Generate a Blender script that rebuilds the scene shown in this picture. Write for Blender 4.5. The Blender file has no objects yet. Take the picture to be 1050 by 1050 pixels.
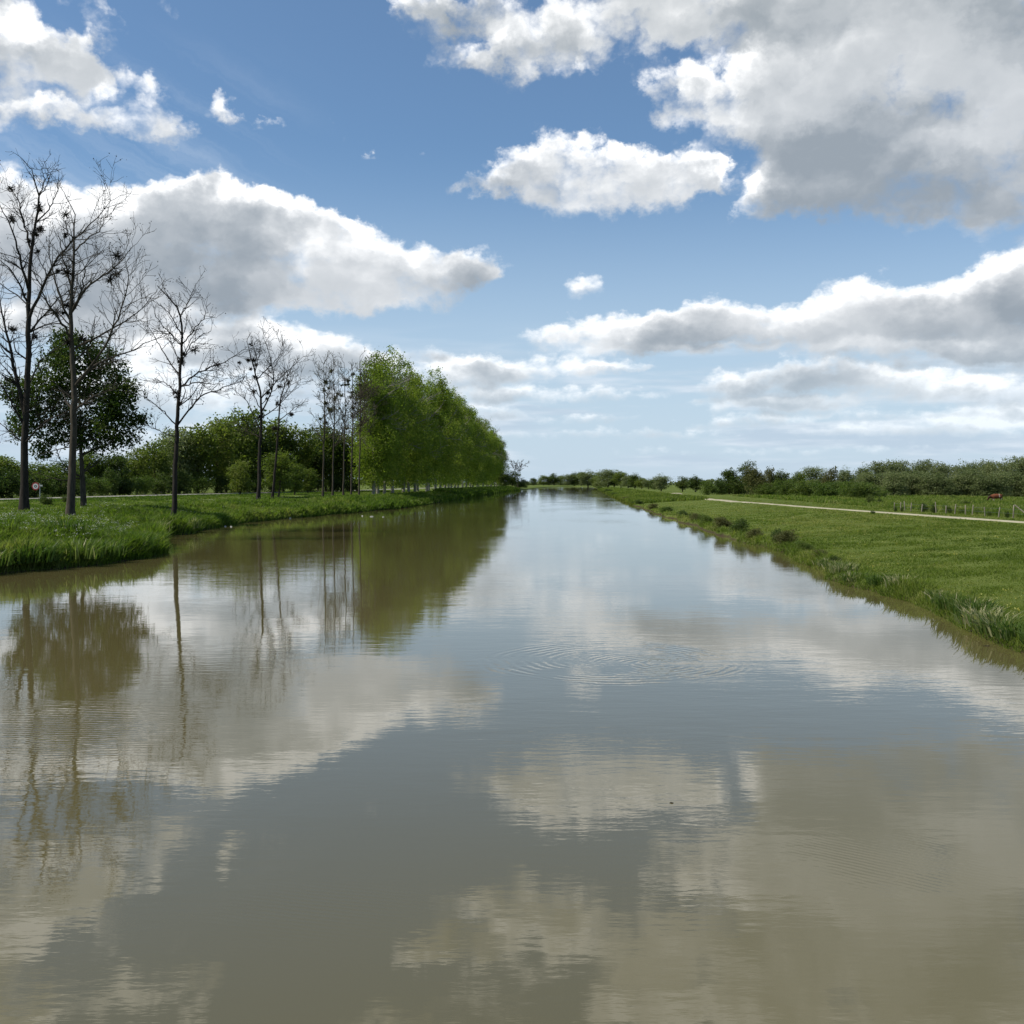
import bpy, bmesh, math, random
import numpy as np
from mathutils import Vector, Matrix, noise as mnoise

R = math.radians
random.seed(7)
rng = np.random.default_rng(11)
scene = bpy.context.scene
col = scene.collection

# ------------------------------------------------------------------ camera
H = 4.0                       # eye height above the water (standing on a bridge)
F = 1076.0                    # focal length in the photograph's pixels (1050 wide)
HOR = 496.5                   # horizon row
PITCH = math.atan((525 - HOR) / F)
cam = bpy.data.cameras.new('camera')
cam.sensor_width = 36.0
cam.lens = F / 1050 * 36.0
cam.clip_start = 0.1
cam.clip_end = 20000
camo = bpy.data.objects.new('camera', cam)
camo.location = (0, 0, H)
camo.rotation_euler = (R(90) - PITCH, 0, 0)
col.objects.link(camo)
scene.camera = camo


def ray(px, py):
    """direction of a picture point, x right, y ahead, z up"""
    cx = (px - 525) / F
    cz = (525 - py) / F
    c, s = math.cos(PITCH), math.sin(PITCH)
    return Vector((cx, c + s * cz, -s + c * cz))


def at(px, py, z):
    """where the ray through a picture point meets height z"""
    d = ray(px, py)
    t = (z - H) / d.z
    return Vector((d.x * t, d.y * t, z))


def atY(px, py, Y):
    d = ray(px, py)
    t = Y / d.y
    return Vector((d.x * t, Y, H + d.z * t))


# ------------------------------------------------------------------ node helpers
class NT:
    def __init__(self, tree):
        self.t = tree
        self.n = tree.nodes
        self.l = tree.links

    def new(self, kind, **kw):
        n = self.n.new(kind)
        for k, v in kw.items():
            setattr(n, k, v)
        return n

    def put(self, sock, v):
        if isinstance(v, bpy.types.NodeSocket):
            self.l.new(v, sock)
        elif v is not None:
            if isinstance(v, (tuple, list)) and len(v) == 3 and sock.type == 'RGBA':
                v = (*v, 1)
            sock.default_value = v

    def m(self, op, a, b=None, c=None, clamp=False):
        n = self.new('ShaderNodeMath', operation=op, use_clamp=clamp)
        for s, v in zip(n.inputs, (a, b, c)):
            self.put(s, v)
        return n.outputs[0]

    def v(self, op, a, b=None, c=None):
        n = self.new('ShaderNodeVectorMath', operation=op)
        for s, x in zip(n.inputs, (a, b, c)):
            self.put(s, x)
        return n.outputs['Value'] if op in ('LENGTH', 'DOT_PRODUCT', 'DISTANCE') else n.outputs['Vector']

    def vscale(self, a, f):
        n = self.new('ShaderNodeVectorMath', operation='SCALE')
        self.put(n.inputs[0], a)
        self.put(n.inputs['Scale'], f)
        return n.outputs['Vector']

    def mapr(self, x, a, b, c=0.0, d=1.0, smooth=False):
        n = self.new('ShaderNodeMapRange')
        n.interpolation_type = 'SMOOTHSTEP' if smooth else 'LINEAR'
        for s, v in zip(n.inputs, (x, a, b, c, d)):
            self.put(s, v)
        return n.outputs[0]

    def noise(self, vec, scale, detail=4, rough=0.5, out='Fac', lac=2.0, dist=0.0, dim='3D'):
        n = self.new('ShaderNodeTexNoise', noise_dimensions=dim)
        self.put(n.inputs['Vector'], vec)
        self.put(n.inputs['Scale'], scale)
        n.inputs['Detail'].default_value = detail
        n.inputs['Roughness'].default_value = rough
        n.inputs['Lacunarity'].default_value = lac
        n.inputs['Distortion'].default_value = dist
        return n.outputs['Fac' if out == 'Fac' else 'Color']

    def mix(self, f, a, b):
        n = self.new('ShaderNodeMix', data_type='RGBA')
        self.put(n.inputs[0], f)
        self.put(n.inputs[6], a)
        self.put(n.inputs[7], b)
        return n.outputs[2]

    def sep(self, v):
        n = self.new('ShaderNodeSeparateXYZ')
        self.put(n.inputs[0], v)
        return n.outputs

    def comb(self, x, y, z):
        n = self.new('ShaderNodeCombineXYZ')
        for s, v in zip(n.inputs, (x, y, z)):
            self.put(s, v)
        return n.outputs[0]


# ------------------------------------------------------------------ light
SUN_EL, SUN_AZ = R(50), R(-102)        # high, to the left (azimuth from +Y, clockwise)
sun = bpy.data.lights.new('sun', 'SUN')
sun.energy = 4.3
sun.angle = R(0.6)
sun.color = (1.0, 0.95, 0.86)
suno = bpy.data.objects.new('sun', sun)
sd = Vector((math.sin(SUN_AZ) * math.cos(SUN_EL), math.cos(SUN_AZ) * math.cos(SUN_EL), math.sin(SUN_EL)))
suno.rotation_euler = sd.to_track_quat('Z', 'Y').to_euler()
suno.location = (0, 0, 60)
col.objects.link(suno)
# ------------------------------------------------------------------ sky with fair-weather cumulus
# each cloud is a heap of soft lobes placed by direction (azimuth / elevation); noise gives billows and rags.
# lobe: column, row, half width, half height, strength  (rows above the frame are negative)
LOBES = [
    # ragged white group, upper left
    (15, 55, 62, 46, 1.05), (72, 62, 34, 28, .95), (125, 40, 38, 30, .66), (105, 76, 52, 22, .60), (35, 122, 50, 19, 1.0), (80, 118, 34, 18, .9),
    (140, 116, 56, 34, 1.0), (170, 138, 26, 18, .8), (226, 112, 25, 19, .95), (279, 127, 24, 10, .78), (331, 136, 21, 11, .82),
    (90, 2, 38, 16, .6), (150, 12, 30, 14, .5), (372, 158, 20, 6, .6), (430, 164, 15, 10, .7),
    # big grey-bellied cloud on the left
    (30, 240, 95, 46, 1.1), (120, 252, 75, 46, 1.1), (200, 248, 70, 50, 1.2), (255, 255, 78, 54, 1.2), (325, 268, 75, 50, 1.1),
    (395, 280, 62, 42, 1.1), (448, 290, 44, 32, 1.0), (486, 278, 34, 28, 1.0), (508, 285, 14, 14, .8), (110, 290, 160, 38, 1.0), (235, 222, 40, 30, 1.1), (290, 222, 34, 26, 1.0), (170, 225, 40, 28, 1.0), (345, 236, 30, 24, 1.0), (30, 205, 50, 30, 1.0),
    (160, 330, 150, 20, .9), (40, 330, 120, 26, .9),
    (250, 296, 140, 32, 1.0), (360, 308, 90, 18, .9), (230, 335, 110, 10, .6),
    # lower left, behind the bare trees
    (215, 362, 80, 24, .9), (285, 362, 60, 28, 1.05), (345, 368, 52, 22, 1.0), (390, 375, 40, 14, .8), (150, 355, 90, 34, .8), (60, 350, 90, 30, .7),
    (230, 405, 170, 40, .95), (90, 410, 110, 40, .75), (60, 455, 160, 22, .7), (240, 455, 150, 22, .8),
    # long bank along the top
    (425, 22, 38, 34, .95), (475, 10, 55, 22, 1.0), (462, 62, 40, 22, .8), (520, 72, 36, 30, .95), (560, 35, 62, 42, 1.05),
    (600, 82, 36, 22, .8), (655, 30, 90, 38, 1.05), (740, 12, 90, 36, 1.05), (830, 15, 90, 34, 1.05),
    # huge cloud on the right
    (690, 98, 42, 26, 1.0), (745, 112, 66, 42, 1.0), (810, 115, 80, 62, 1.05), (880, 110, 90, 80, 1.1), (960, 110, 100, 105, 1.15),
    (1050, 100, 110, 120, 1.2), (765, 222, 26, 14, .85), (795, 208, 40, 24, .95), (835, 198, 60, 34, 1.0), (910, 178, 90, 50, 1.1), (1000, 165, 100, 58, 1.1),
    (930, 20, 150, 55, 1.1), (1100, 20, 160, 90, 1.2),
    # lone cloud in the middle
    (478, 190, 40, 14, .95), (522, 178, 40, 26, 1.0), (575, 175, 52, 40, 1.1), (615, 195, 62, 38, 1.15), (660, 192, 56, 34, 1.05),
    (706, 188, 40, 30, 1.0), (730, 186, 26, 18, 1.0), (748, 172, 12, 8, .6),
    # puff
    (600, 296, 27, 18, 1.05), (655, 274, 12, 5, .4), (545, 288, 12, 4, .42),
    # long cloud right of the middle
    (556, 347, 32, 16, 1.0), (600, 342, 42, 24, 1.05), (650, 344, 44, 24, 1.05), (700, 338, 40, 24, 1.05), (738, 330, 40, 26, 1.05), (778, 338, 40, 24, 1.0),
    (690, 360, 140, 9, .9), (830, 338, 36, 26, 1.05), (868, 322, 40, 32, 1.1), (912, 318, 40, 32, 1.1), (955, 326, 40, 30, 1.05), (1000, 312, 40, 36, 1.1), (1045, 306, 40, 40, 1.1),
    (1055, 280, 24, 22, .8), (880, 358, 60, 16, 1.0), (960, 364, 60, 17, 1.0), (1030, 362, 50, 22, 1.05),
    (745, 398, 34, 20, 1.0), (795, 392, 42, 22, 1.0), (850, 388, 44, 20, 1.0), (905, 396, 46, 20, 1.0), (965, 398, 46, 18, 1.0), (1020, 404, 46, 18, 1.0), (830, 412, 90, 9, .85),
    # thin flat layers low down
    (440, 364, 36, 15, 1.0), (470, 388, 70, 20, 1.0), (550, 378, 80, 15, 1.05), (628, 378, 46, 10, .95), (560, 406, 135, 12, 1.0),
    (470, 424, 90, 14, .9), (665, 380, 20, 5, .5), (775, 433, 74, 9, .95), (980, 440, 110, 13, .95), (1040, 424, 66, 12, .9), (860, 443, 80, 9, .8),
    (590, 430, 90, 9, .8), (640, 446, 130, 10, .75), (520, 448, 80, 9, .7), (720, 410, 30, 5, .6), (800, 418, 90, 12, .9), (920, 425, 90, 10, .8), (900, 462, 180, 9, .7), (700, 464, 160, 8, .6),
    # outside the frame, seen in the water and by side steps
    (-120, 80, 110, 70, 1.0), (-140, 260, 120, 60, 1.0), (1190, 200, 120, 90, 1.1), (1190, 340, 120, 60, 1.1), (1000, -70, 230, 70, 1.2),
    (700, -50, 170, 50, 1.0), (430, -75, 120, 40, .9), (150, -40, 130, 30, .9), (-60, -60, 120, 60, 1.0), (1260, -60, 150, 120, 1.1),
    (250, -170, 140, 50, 1.0), (850, -220, 200, 70, 1.1), (-250, -130, 160, 90, 1.0), (1400, 300, 150, 70, 1.0), (-330, 320, 150, 60, 1.0),
    (550, -330, 160, 60, .9),
]


def az_el(px, py):
    d = ray(px, py).normalized()
    return math.atan2(d.x, d.y), math.asin(d.z)


world = bpy.data.worlds.new('World')
scene.world = world
world.use_nodes = True
w = NT(world.node_tree)
w.n.clear()
sky = w.new('ShaderNodeTexSky', sky_type='NISHITA')
sky.sun_disc = False
sky.sun_elevation = SUN_EL
sky.sun_rotation = SUN_AZ
sky.altitude = 10
sky.air_density = 1.0
sky.dust_density = 0.6
sky.ozone_density = 2.0

tc = w.new('ShaderNodeTexCoord')
D = tc.outputs['Generated']
dx, dy, dz = w.sep(D)
az = w.m('ARCTAN2', dx, dy)
el = w.m('ARCSINE', w.m('MAXIMUM', dz, 0.0))
# cloud detail gets finer towards the horizon, where clouds are farther off
near = w.mapr(el, 0.03, 0.30)
P = w.comb(az, el, 0.37)
Pn = w.v('MULTIPLY', P, (1.0, 1.25, 1.0))
nA = w.noise(Pn, 9.0, 9, .60, dim='2D')
nB = w.noise(w.v('MULTIPLY', P, (1.0, 1.7, 1.0)), 19.0, 8, .60, dim='2D')
nf = w.mix(near, nB, nA)
# slow warp of the lobes + billows
warp = w.new('ShaderNodeTexNoise', noise_dimensions='2D')
w.put(warp.inputs['Vector'], Pn)
warp.inputs['Scale'].default_value = 22.0
warp.inputs['Detail'].default_value = 5
warp.inputs['Roughness'].default_value = .62
wv = w.v('SUBTRACT', warp.outputs['Color'], (.5, .5, .5))
wv = w.v('MULTIPLY', wv, (1.0, .7, 1.0))
wv = w.vscale(wv, w.mapr(el, 0.02, 0.35, 0.014, 0.075))


def billow(vec, scale, det):
    n = w.new('ShaderNodeTexVoronoi', feature='F1', voronoi_dimensions='2D')
    w.put(n.inputs['Vector'], vec)
    n.inputs['Scale'].default_value = scale
    n.inputs['Detail'].default_value = det
    n.inputs['Roughness'].default_value = .55
    return w.m('SUBTRACT', 1.0, n.outputs['Distance'])


Pw = w.v('ADD', P, wv)
Pw2 = w.v('ADD', P, w.vscale(wv, .35))
bA = billow(w.v('MULTIPLY', Pw2, (1.0, 1.25, 1.0)), 20.0, 4)
bB = billow(w.v('MULTIPLY', Pw2, (1.0, 1.8, 1.0)), 44.0, 3)
bil = w.mix(near, bB, bA)
paz, pel, _ = w.sep(Pw)
U = w.comb(paz, paz, paz)
V = w.comb(pel, pel, pel)
acc = None
hacc = None
SC = 1.5
pad = LOBES + [(5000, -5000, 1, 1, 0)] * (-len(LOBES) % 3)
for i in range(0, len(pad), 3):
    su, ou, sv, ov, st = [], [], [], [], []
    for (cx, cy, rx, ry, s) in pad[i:i + 3]:
        if s == 0:
            a, e, kx, ky = 0, 0, 0, 0
            st.append(0.0)
        else:
            a, e = az_el(cx, cy)
            kx, ky = F / (rx * SC), F / (ry * SC)
            st.append(s)
        su.append(kx); ou.append(-a * kx); sv.append(ky); ov.append(-e * ky)
    du = w.v('MULTIPLY_ADD', U, tuple(su), tuple(ou))
    dv = w.v('MULTIPLY_ADD', V, tuple(sv), tuple(ov))
    dvb = w.v('MAXIMUM', dv, w.v('MULTIPLY', dv, (-1.25, -1.25, -1.25)))     # flatter undersides
    r2 = w.v('MULTIPLY_ADD', du, du, w.v('MULTIPLY', dvb, dvb))
    q = w.v('MAXIMUM', w.v('SUBTRACT', tuple(st), r2), (0, 0, 0))
    acc = w.v('MULTIPLY', q, q) if acc is None else w.v('MULTIPLY_ADD', q, q, acc)
    q2 = w.v('MULTIPLY', q, q)
    q4 = w.v('MULTIPLY', q2, q2)
    wacc = q4 if hacc is None else w.v('ADD', wacc, q4)
    hacc = w.v('MULTIPLY', q4, dv) if hacc is None else w.v('MULTIPLY_ADD', q4, dv, hacc)
cov = w.v('DOT_PRODUCT', acc, (1, 1, 1))
hgt = w.m('DIVIDE', w.v('DOT_PRODUCT', hacc, (1, 1, 1)), w.m('ADD', w.v('DOT_PRODUCT', wacc, (1, 1, 1)), 0.06))      # + at the tops, - at the bases
nfc = w.m('SUBTRACT', nf, .5)
blc = w.m('SUBTRACT', bil, .62)
ampl = w.mapr(el, .02, .2, .55, 1.0)
det = w.m('ADD', w.m('MULTIPLY', nfc, 1.45), w.m('MULTIPLY', blc, .75))
dens = w.m('ADD', w.m('MINIMUM', cov, 1.5), w.m('MULTIPLY', det, ampl))
inside = w.mapr(cov, .0, .12)
# crisp heads, ragged softer skirts
soft = w.mapr(w.m('ADD', hgt, w.m('MULTIPLY', nfc, 1.2)), -.35, .35, 1.2, .66)
alpha = w.m('MULTIPLY', w.mapr(dens, .10, w.m('ADD', .10, soft), smooth=True), inside)
# thickness decides how much sunlight comes through; tops and edges stay bright, bellies go grey
nC = w.noise(w.v('MULTIPLY', Pw2, (1.0, 1.5, 1.0)), 8.5, 7, .5, dim='2D')
covc = w.m('DIVIDE', cov, w.m('ADD', w.m('MULTIPLY', cov, .45), 1.0))
thick = w.m('ADD', covc, w.m('MULTIPLY', hgt, -1.35))
thick = w.m('ADD', thick, w.m('MULTIPLY', det, .40))
thick = w.m('ADD', thick, w.m('MULTIPLY', w.m('SUBTRACT', nC, .5), 1.9))
# relief: heaps that lean towards the sun catch it, their undersides do not
up = w.v('ADD', Pw2, w.comb(-.006, w.mapr(el, .02, .3, .008, .017), 0.0))
bA2 = billow(w.v('MULTIPLY', up, (1.0, 1.25, 1.0)), 20.0, 3)
rel = w.m('MULTIPLY', w.m('SUBTRACT', bA2, bA), near)
nD = w.noise(w.v('MULTIPLY', Pw2, (1.0, 1.25, 1.0)), 11.0, 6, .5, dim='2D')
nD2 = w.noise(w.v('MULTIPLY', up, (1.0, 1.25, 1.0)), 11.0, 6, .5, dim='2D')
rel = w.m('ADD', w.m('MULTIPLY', rel, .9), w.m('MULTIPLY', w.m('SUBTRACT', nD2, nD), 2.6))
thick = w.m('ADD', thick, w.m('MULTIPLY', rel, .55))
shade = w.m('SUBTRACT', 1.0, w.m('EXPONENT', w.m('MULTIPLY', w.m('MAXIMUM', w.m('SUBTRACT', thick, .20), 0.0), -2.0)))
lit = (9.0, 9.1, 9.2)
grey = (2.5, 2.9, 3.35)
patchy = w.noise(w.v('MULTIPLY', Pw, (1.0, 1.5, 1.0)), 5.0, 4, .5, dim='2D')
shade = w.m('MULTIPLY', shade, w.mapr(patchy, .34, .60, .72, 1.08, smooth=True))
ccol = w.mix(shade, lit, grey)
# the highest, nearest cloud is thick and warmer grey
top_dark = w.m('MULTIPLY', w.mapr(el, .30, .46), w.mapr(cov, .7, 1.6))
ccol = w.mix(w.m('MULTIPLY', top_dark, .30), ccol, (3.4, 3.6, 3.5))
# far clouds sink into the air
far = w.mapr(el, 0.0, 0.16, smooth=True)
farcol = (4.7, 5.9, 6.9)
ccol = w.mix(w.mapr(far, 0, 1, .62, 0.0), ccol, farcol)
# blue sky: the sky texture, tinted a little, whitening towards the horizon
skyc = w.v('MULTIPLY', sky.outputs[0], (.62, .80, .91))
hz = w.mapr(el, 0.0, 0.32, .85, .06, smooth=True)
skyc = w.mix(hz, skyc, (4.5, 5.5, 6.6))
# thin high veil streaks
ci = w.noise(w.v('MULTIPLY', w.v('ADD', w.vscale(wv, .6), w.comb(w.m('ADD', az, w.m('MULTIPLY', el, 1.7)), w.m('SUBTRACT', el, w.m('MULTIPLY', az, -.45)), 0.0)), (3.0, 22.0, 1.0)), 1.6, 6, .6)
cim = w.m('MULTIPLY', w.mapr(ci, .42, .8), w.m('MULTIPLY', w.mapr(w.m('ABSOLUTE', w.m('ADD', az, .37)), .05, .22, .22, .0, smooth=True),
          w.mapr(w.m('ABSOLUTE', w.m('SUBTRACT', el, .29)), .02, .11, 1.0, 0.0, smooth=True)))
skyc = w.mix(cim, skyc, (8.0, 8.4, 8.8))
# low, distant layers of cloud run flat above the horizon
la = w.noise(w.comb(w.m('MULTIPLY', az, 5.0), w.m('MULTIPLY', el, 42.0), 0.0), 1.0, 6, .55, dim='2D')
lb = w.noise(w.comb(w.m('ADD', w.m('MULTIPLY', az, 7.0), 4.0), w.m('MULTIPLY', el, 60.0), 0.0), 1.0, 5, .55, dim='2D')
lowm = w.m('MULTIPLY', w.mapr(el, .005, .03, smooth=True), w.mapr(el, .07, .16, 1.0, 0.0, smooth=True))
skyc = w.mix(w.m('MULTIPLY', w.mapr(la, .40, .60, 0, .75, smooth=True), lowm), skyc, w.mix(w.mapr(lb, .35, .65, smooth=True), (4.0, 4.9, 5.9), (6.0, 6.6, 7.3)))
fin = w.mix(alpha, skyc, ccol)
bg = w.new('ShaderNodeBackground')
w.put(bg.inputs['Color'], fin)
bg.inputs['Strength'].default_value = 0.1
wo = w.new('ShaderNodeOutputWorld')
w.l.new(bg.outputs[0], wo.inputs['Surface'])
world.cycles.sampling_method = 'MANUAL'
world.cycles.sample_map_resolution = 512

scene.view_settings.view_transform = 'Standard'
scene.view_settings.look = 'None'
scene.view_settings.exposure = 0.38
scene.view_settings.gamma = 1.0
scene.render.engine = 'CYCLES'
scene.cycles.max_bounces = 6
scene.cycles.diffuse_bounces = 3
scene.cycles.glossy_bounces = 3
scene.cycles.transmission_bounces = 4
scene.cycles.use_denoising = True
# ------------------------------------------------------------------ shapes as numpy buffers
def smooth01(x):
    x = np.clip(x, 0, 1)
    return x * x * (3 - 2 * x)


def lattice(x, y, s, seed=0):
    """cheap smooth value noise, -1..1"""
    x = np.asarray(x, float) / s
    y = np.asarray(y, float) / s
    xi, yi = np.floor(x), np.floor(y)
    fx, fy = x - xi, y - yi
    fx, fy = fx * fx * (3 - 2 * fx), fy * fy * (3 - 2 * fy)

    def h(a, b):
        v = np.sin(a * 127.1 + b * 311.7 + seed * 74.7) * 43758.5453
        return (v - np.floor(v)) * 2 - 1
    return (h(xi, yi) * (1 - fx) + h(xi + 1, yi) * fx) * (1 - fy) + (h(xi, yi + 1) * (1 - fx) + h(xi + 1, yi + 1) * fx) * fy


def set_props(o, label=None, cat=None, group=None, kind=None):
    for k, v in (('label', label), ('category', cat), ('group', group), ('kind', kind)):
        if v:
            o[k] = v
    return o


def link(name, data, parent=None):
    o = bpy.data.objects.new(name, data)
    col.objects.link(o)
    if parent is not None:
        o.parent = parent
    return o


def thing(name, loc, label, cat, group=None, rz=0.0):
    o = link(name, None)
    o.location = loc
    o.rotation_euler = (0, 0, rz)
    o.empty_display_size = .2
    return set_props(o, label, cat, group)


def np_mesh(name, verts, faces, mat, tint=None, smooth=False):
    """verts (n,3), faces (m,k) all the same size"""
    me = bpy.data.meshes.new(name)
    verts = np.asarray(verts, np.float32)
    faces = np.asarray(faces, np.int32)
    k = faces.shape[1]
    me.vertices.add(len(verts))
    me.vertices.foreach_set('co', verts.ravel())
    me.loops.add(faces.size)
    me.loops.foreach_set('vertex_index', faces.ravel())
    me.polygons.add(len(faces))
    me.polygons.foreach_set('loop_start', np.arange(0, faces.size, k, dtype=np.int32))
    me.polygons.foreach_set('loop_total', np.full(len(faces), k, np.int32))
    me.polygons.foreach_set('use_smooth', np.full(len(faces), smooth))
    if tint is not None:
        a = me.attributes.new('tint', 'FLOAT', 'POINT')
        a.data.foreach_set('value', np.asarray(tint, np.float32))
    me.update(calc_edges=True)
    me.materials.append(mat)
    return me


class Buf:
    """collects quads"""
    def __init__(self):
        self.v, self.f, self.n = [], [], 0

    def add(self, v, f):
        self.v.append(np.asarray(v, float).reshape(-1, 3))
        self.f.append(np.asarray(f, int) + self.n)
        self.n += len(self.v[-1])

    def tube(self, pts, rad, sides=6, cap=True):
        pts = np.asarray(pts, float)
        n = len(pts)
        tan = np.gradient(pts, axis=0)
        tan /= np.linalg.norm(tan, axis=1)[:, None] + 1e-9
        ref = np.array([.31, .87, .12])
        a = np.cross(tan, ref)
        a /= np.linalg.norm(a, axis=1)[:, None] + 1e-9
        b = np.cross(tan, a)
        th = np.arange(sides) * 2 * math.pi / sides
        rad = np.asarray(rad, float)[:, None, None]
        ring = pts[:, None, :] + rad * (a[:, None, :] * np.cos(th)[None, :, None] + b[:, None, :] * np.sin(th)[None, :, None])
        i = np.arange(n - 1)[:, None] * sides
        j = np.arange(sides)[None, :]
        k = (j + 1) % sides
        f = np.stack([i + j, i + k, i + sides + k, i + sides + j], -1).reshape(-1, 4)
        self.add(ring.reshape(-1, 3), f)

    def box(self, c, s):
        c, s = np.asarray(c, float), np.asarray(s, float) / 2
        v = np.array([[x, y, z] for z in (-1, 1) for y in (-1, 1) for x in (-1, 1)]) * s + c
        self.add(v, [[0, 2, 3, 1], [4, 5, 7, 6], [0, 1, 5, 4], [2, 6, 7, 3], [0, 4, 6, 2], [1, 3, 7, 5]])

    def mesh(self, name, mat, smooth=True):
        return np_mesh(name, np.concatenate(self.v), np.concatenate(self.f), mat, smooth=smooth)


# ------------------------------------------------------------------ materials
def mat(name):
    m = bpy.data.materials.new(name)
    m.use_nodes = True
    t = NT(m.node_tree)
    p = m.node_tree.nodes['Principled BSDF']
    return m, t, p


def leaf_mat(name, c1, c2, c3, trans=.35, gloss=.45, tr_col=None):
    m, t, p = mat(name)
    a = t.new('ShaderNodeAttribute', attribute_name='tint')
    oi = t.new('ShaderNodeObjectInfo')
    tw = t.m('ADD', a.outputs['Fac'], t.m('MULTIPLY', t.m('SUBTRACT', oi.outputs['Random'], .5), .45), clamp=True)
    c = t.mix(t.mapr(tw, 0, .55), c1, c2)
    c = t.mix(t.mapr(tw, .55, 1), c, c3)
    t.put(p.inputs['Base Color'], c)
    p.inputs['Roughness'].default_value = gloss
    p.inputs['Specular IOR Level'].default_value = .12
    tr = t.new('ShaderNodeBsdfTranslucent')
    t.put(tr.inputs['Color'], t.v('MULTIPLY', c, tr_col or (1.3, 1.5, .7)))
    mx = t.new('ShaderNodeMixShader')
    mx.inputs[0].default_value = trans
    t.l.new(p.outputs[0], mx.inputs[1])
    t.l.new(tr.outputs[0], mx.inputs[2])
    out = [n for n in t.n if n.type == 'OUTPUT_MATERIAL'][0]
    t.l.new(mx.outputs[0], out.inputs['Surface'])
    return m


def bark_mat(name, c1, c2, scale=6.0):
    m, t, p = mat(name)
    g = t.new('ShaderNodeTexCoord').outputs['Object']
    n = t.noise(t.v('MULTIPLY', g, (1, 1, .25)), scale, 6, .65)
    t.put(p.inputs['Base Color'], t.mix(t.mapr(n, .3, .7), c1, c2))
    p.inputs['Roughness'].default_value = .9
    p.inputs['Specular IOR Level'].default_value = .1
    b = t.new('ShaderNodeBump')
    b.inputs['Strength'].default_value = .6
    b.inputs['Distance'].default_value = .04
    t.put(b.inputs['Height'], n)
    t.l.new(b.outputs[0], p.inputs['Normal'])
    return m


M = {}
M['bark_dead'] = bark_mat('dark_bark', (.012, .010, .008), (.050, .042, .034))
M['bark_pale'] = bark_mat('pale_bark', (.16, .145, .115), (.30, .28, .23))
M['bark'] = bark_mat('brown_bark', (.03, .025, .018), (.09, .075, .055))
M['poplar'] = leaf_mat('poplar_leaf', (.115, .158, .024), (.18, .22, .038), (.25, .265, .065), .58)
M['maple'] = leaf_mat('dark_leaf', (.022, .042, .009), (.040, .066, .013), (.08, .10, .022), .38)
M['wood'] = leaf_mat('hedge_leaf', (.066, .096, .018), (.115, .145, .028), (.18, .19, .05), .46)
M['willow'] = leaf_mat('willow_leaf', (.115, .14, .055), (.16, .185, .078), (.22, .235, .11), .42, tr_col=(1.1, 1.25, .8))
M['dark'] = leaf_mat('dark_bush_leaf', (.040, .064, .016), (.068, .094, .024), (.11, .13, .036), .4)
M['bramble'] = leaf_mat('bramble_leaf', (.055, .090, .018), (.085, .12, .025), (.13, .15, .04), .4)
M['brown'] = leaf_mat('dry_leaf', (.072, .080, .026), (.105, .112, .036), (.15, .15, .055), .36, tr_col=(1.2, 1.1, .8))
M['clump'] = leaf_mat('dead_leaf', (.018, .015, .010), (.030, .025, .015), (.05, .045, .024), .15, tr_col=(1.1, 1.0, .8))
M['reed'] = leaf_mat('reed_leaf', (.055, .095, .018), (.09, .13, .03), (.38, .34, .20), .4)
M['grass'] = leaf_mat('grass_blade', (.076, .108, .018), (.126, .164, .028), (.22, .22, .065), .48, gloss=.5)
M['tallgrass'] = leaf_mat('tall_grass_blade', (.050, .086, .012), (.100, .146, .020), (.19, .20, .06), .5, gloss=.5)
M['umbel'] = leaf_mat('white_umbel', (.45, .45, .38), (.6, .6, .52), (.7, .7, .62), .3, tr_col=(1, 1, .9))
M['yellow'] = leaf_mat('yellow_petal', (.35, .30, .05), (.45, .40, .08), (.5, .5, .2), .2, tr_col=(1, 1, .6))


# ------------------------------------------------------------------ the canal's two shores
LEFT_PX = [(0, 587), (60, 583), (110, 578), (148, 571), (165, 566), (167, 560), (163, 553), (170, 550), (200, 546), (232, 538),
           (300, 531), (350, 526.5), (413, 521), (514, 504.8)]
RIGHT_PX = [(1050, 664), (1000, 643), (960, 622), (925, 611), (880, 596), (850, 582), (806, 566), (760, 553), (704, 536.5), (636, 512)]


def shore(px, before, after):
    p = [tuple(at(x, y, 0.0)[:2]) for x, y in px]
    pts = before + p + after
    pts.sort(key=lambda q: q[1])
    return np.array([q[1] for q in pts]), np.array([q[0] for q in pts])


END = 1650.0
LY, LX = shore(LEFT_PX, [(-25.0, -120.0), (-25.5, 0.0), (-25.2, 30.0)], [(17, 900.0), (36, 1250.0), (58, 1500.0), (76, 1570.0), (100, END)])
RY, RX = shore(RIGHT_PX, [(9.0, -120.0), (12.0, 0.0), (13.0, 14.0)], [(74, 900.0), (97, 1250.0), (112, 1500.0), (112, 1570.0), (101, END)])


def smooth_interp(y, Y, X, w):
    y = np.asarray(y, float)
    acc = 0
    for k, c in ((-1, .25), (-.5, .5), (0, .5), (.5, .5), (1, .25)):
        acc = acc + c * np.interp(y + k * w, Y, X)
    return acc / 2.0


def jag(y, amp, seed):
    y = np.asarray(y, float)
    fade = np.clip(1.2 - y / 700.0, .15, 1.0)
    return amp * fade * (lattice(y, y * 0, 5.3, seed) * .6 + lattice(y, y * 0, 1.7, seed + 3) * .3 + lattice(y, y * 0, 13.0, seed + 5) * .5)


def xL(y):
    w = np.clip(np.asarray(y, float) * .02, .6, 25)
    return smooth_interp(y, LY, LX, w) + jag(y, .75, 2)


def xR(y):
    w = np.clip(np.asarray(y, float) * .02, .6, 25)
    return smooth_interp(y, RY, RX, w) + jag(y, .75, 9) * smooth01((np.asarray(y, float) - 24) / 22) - .25


GL, GR = 1.6, 1.1             # height of the land beyond each bank


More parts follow.
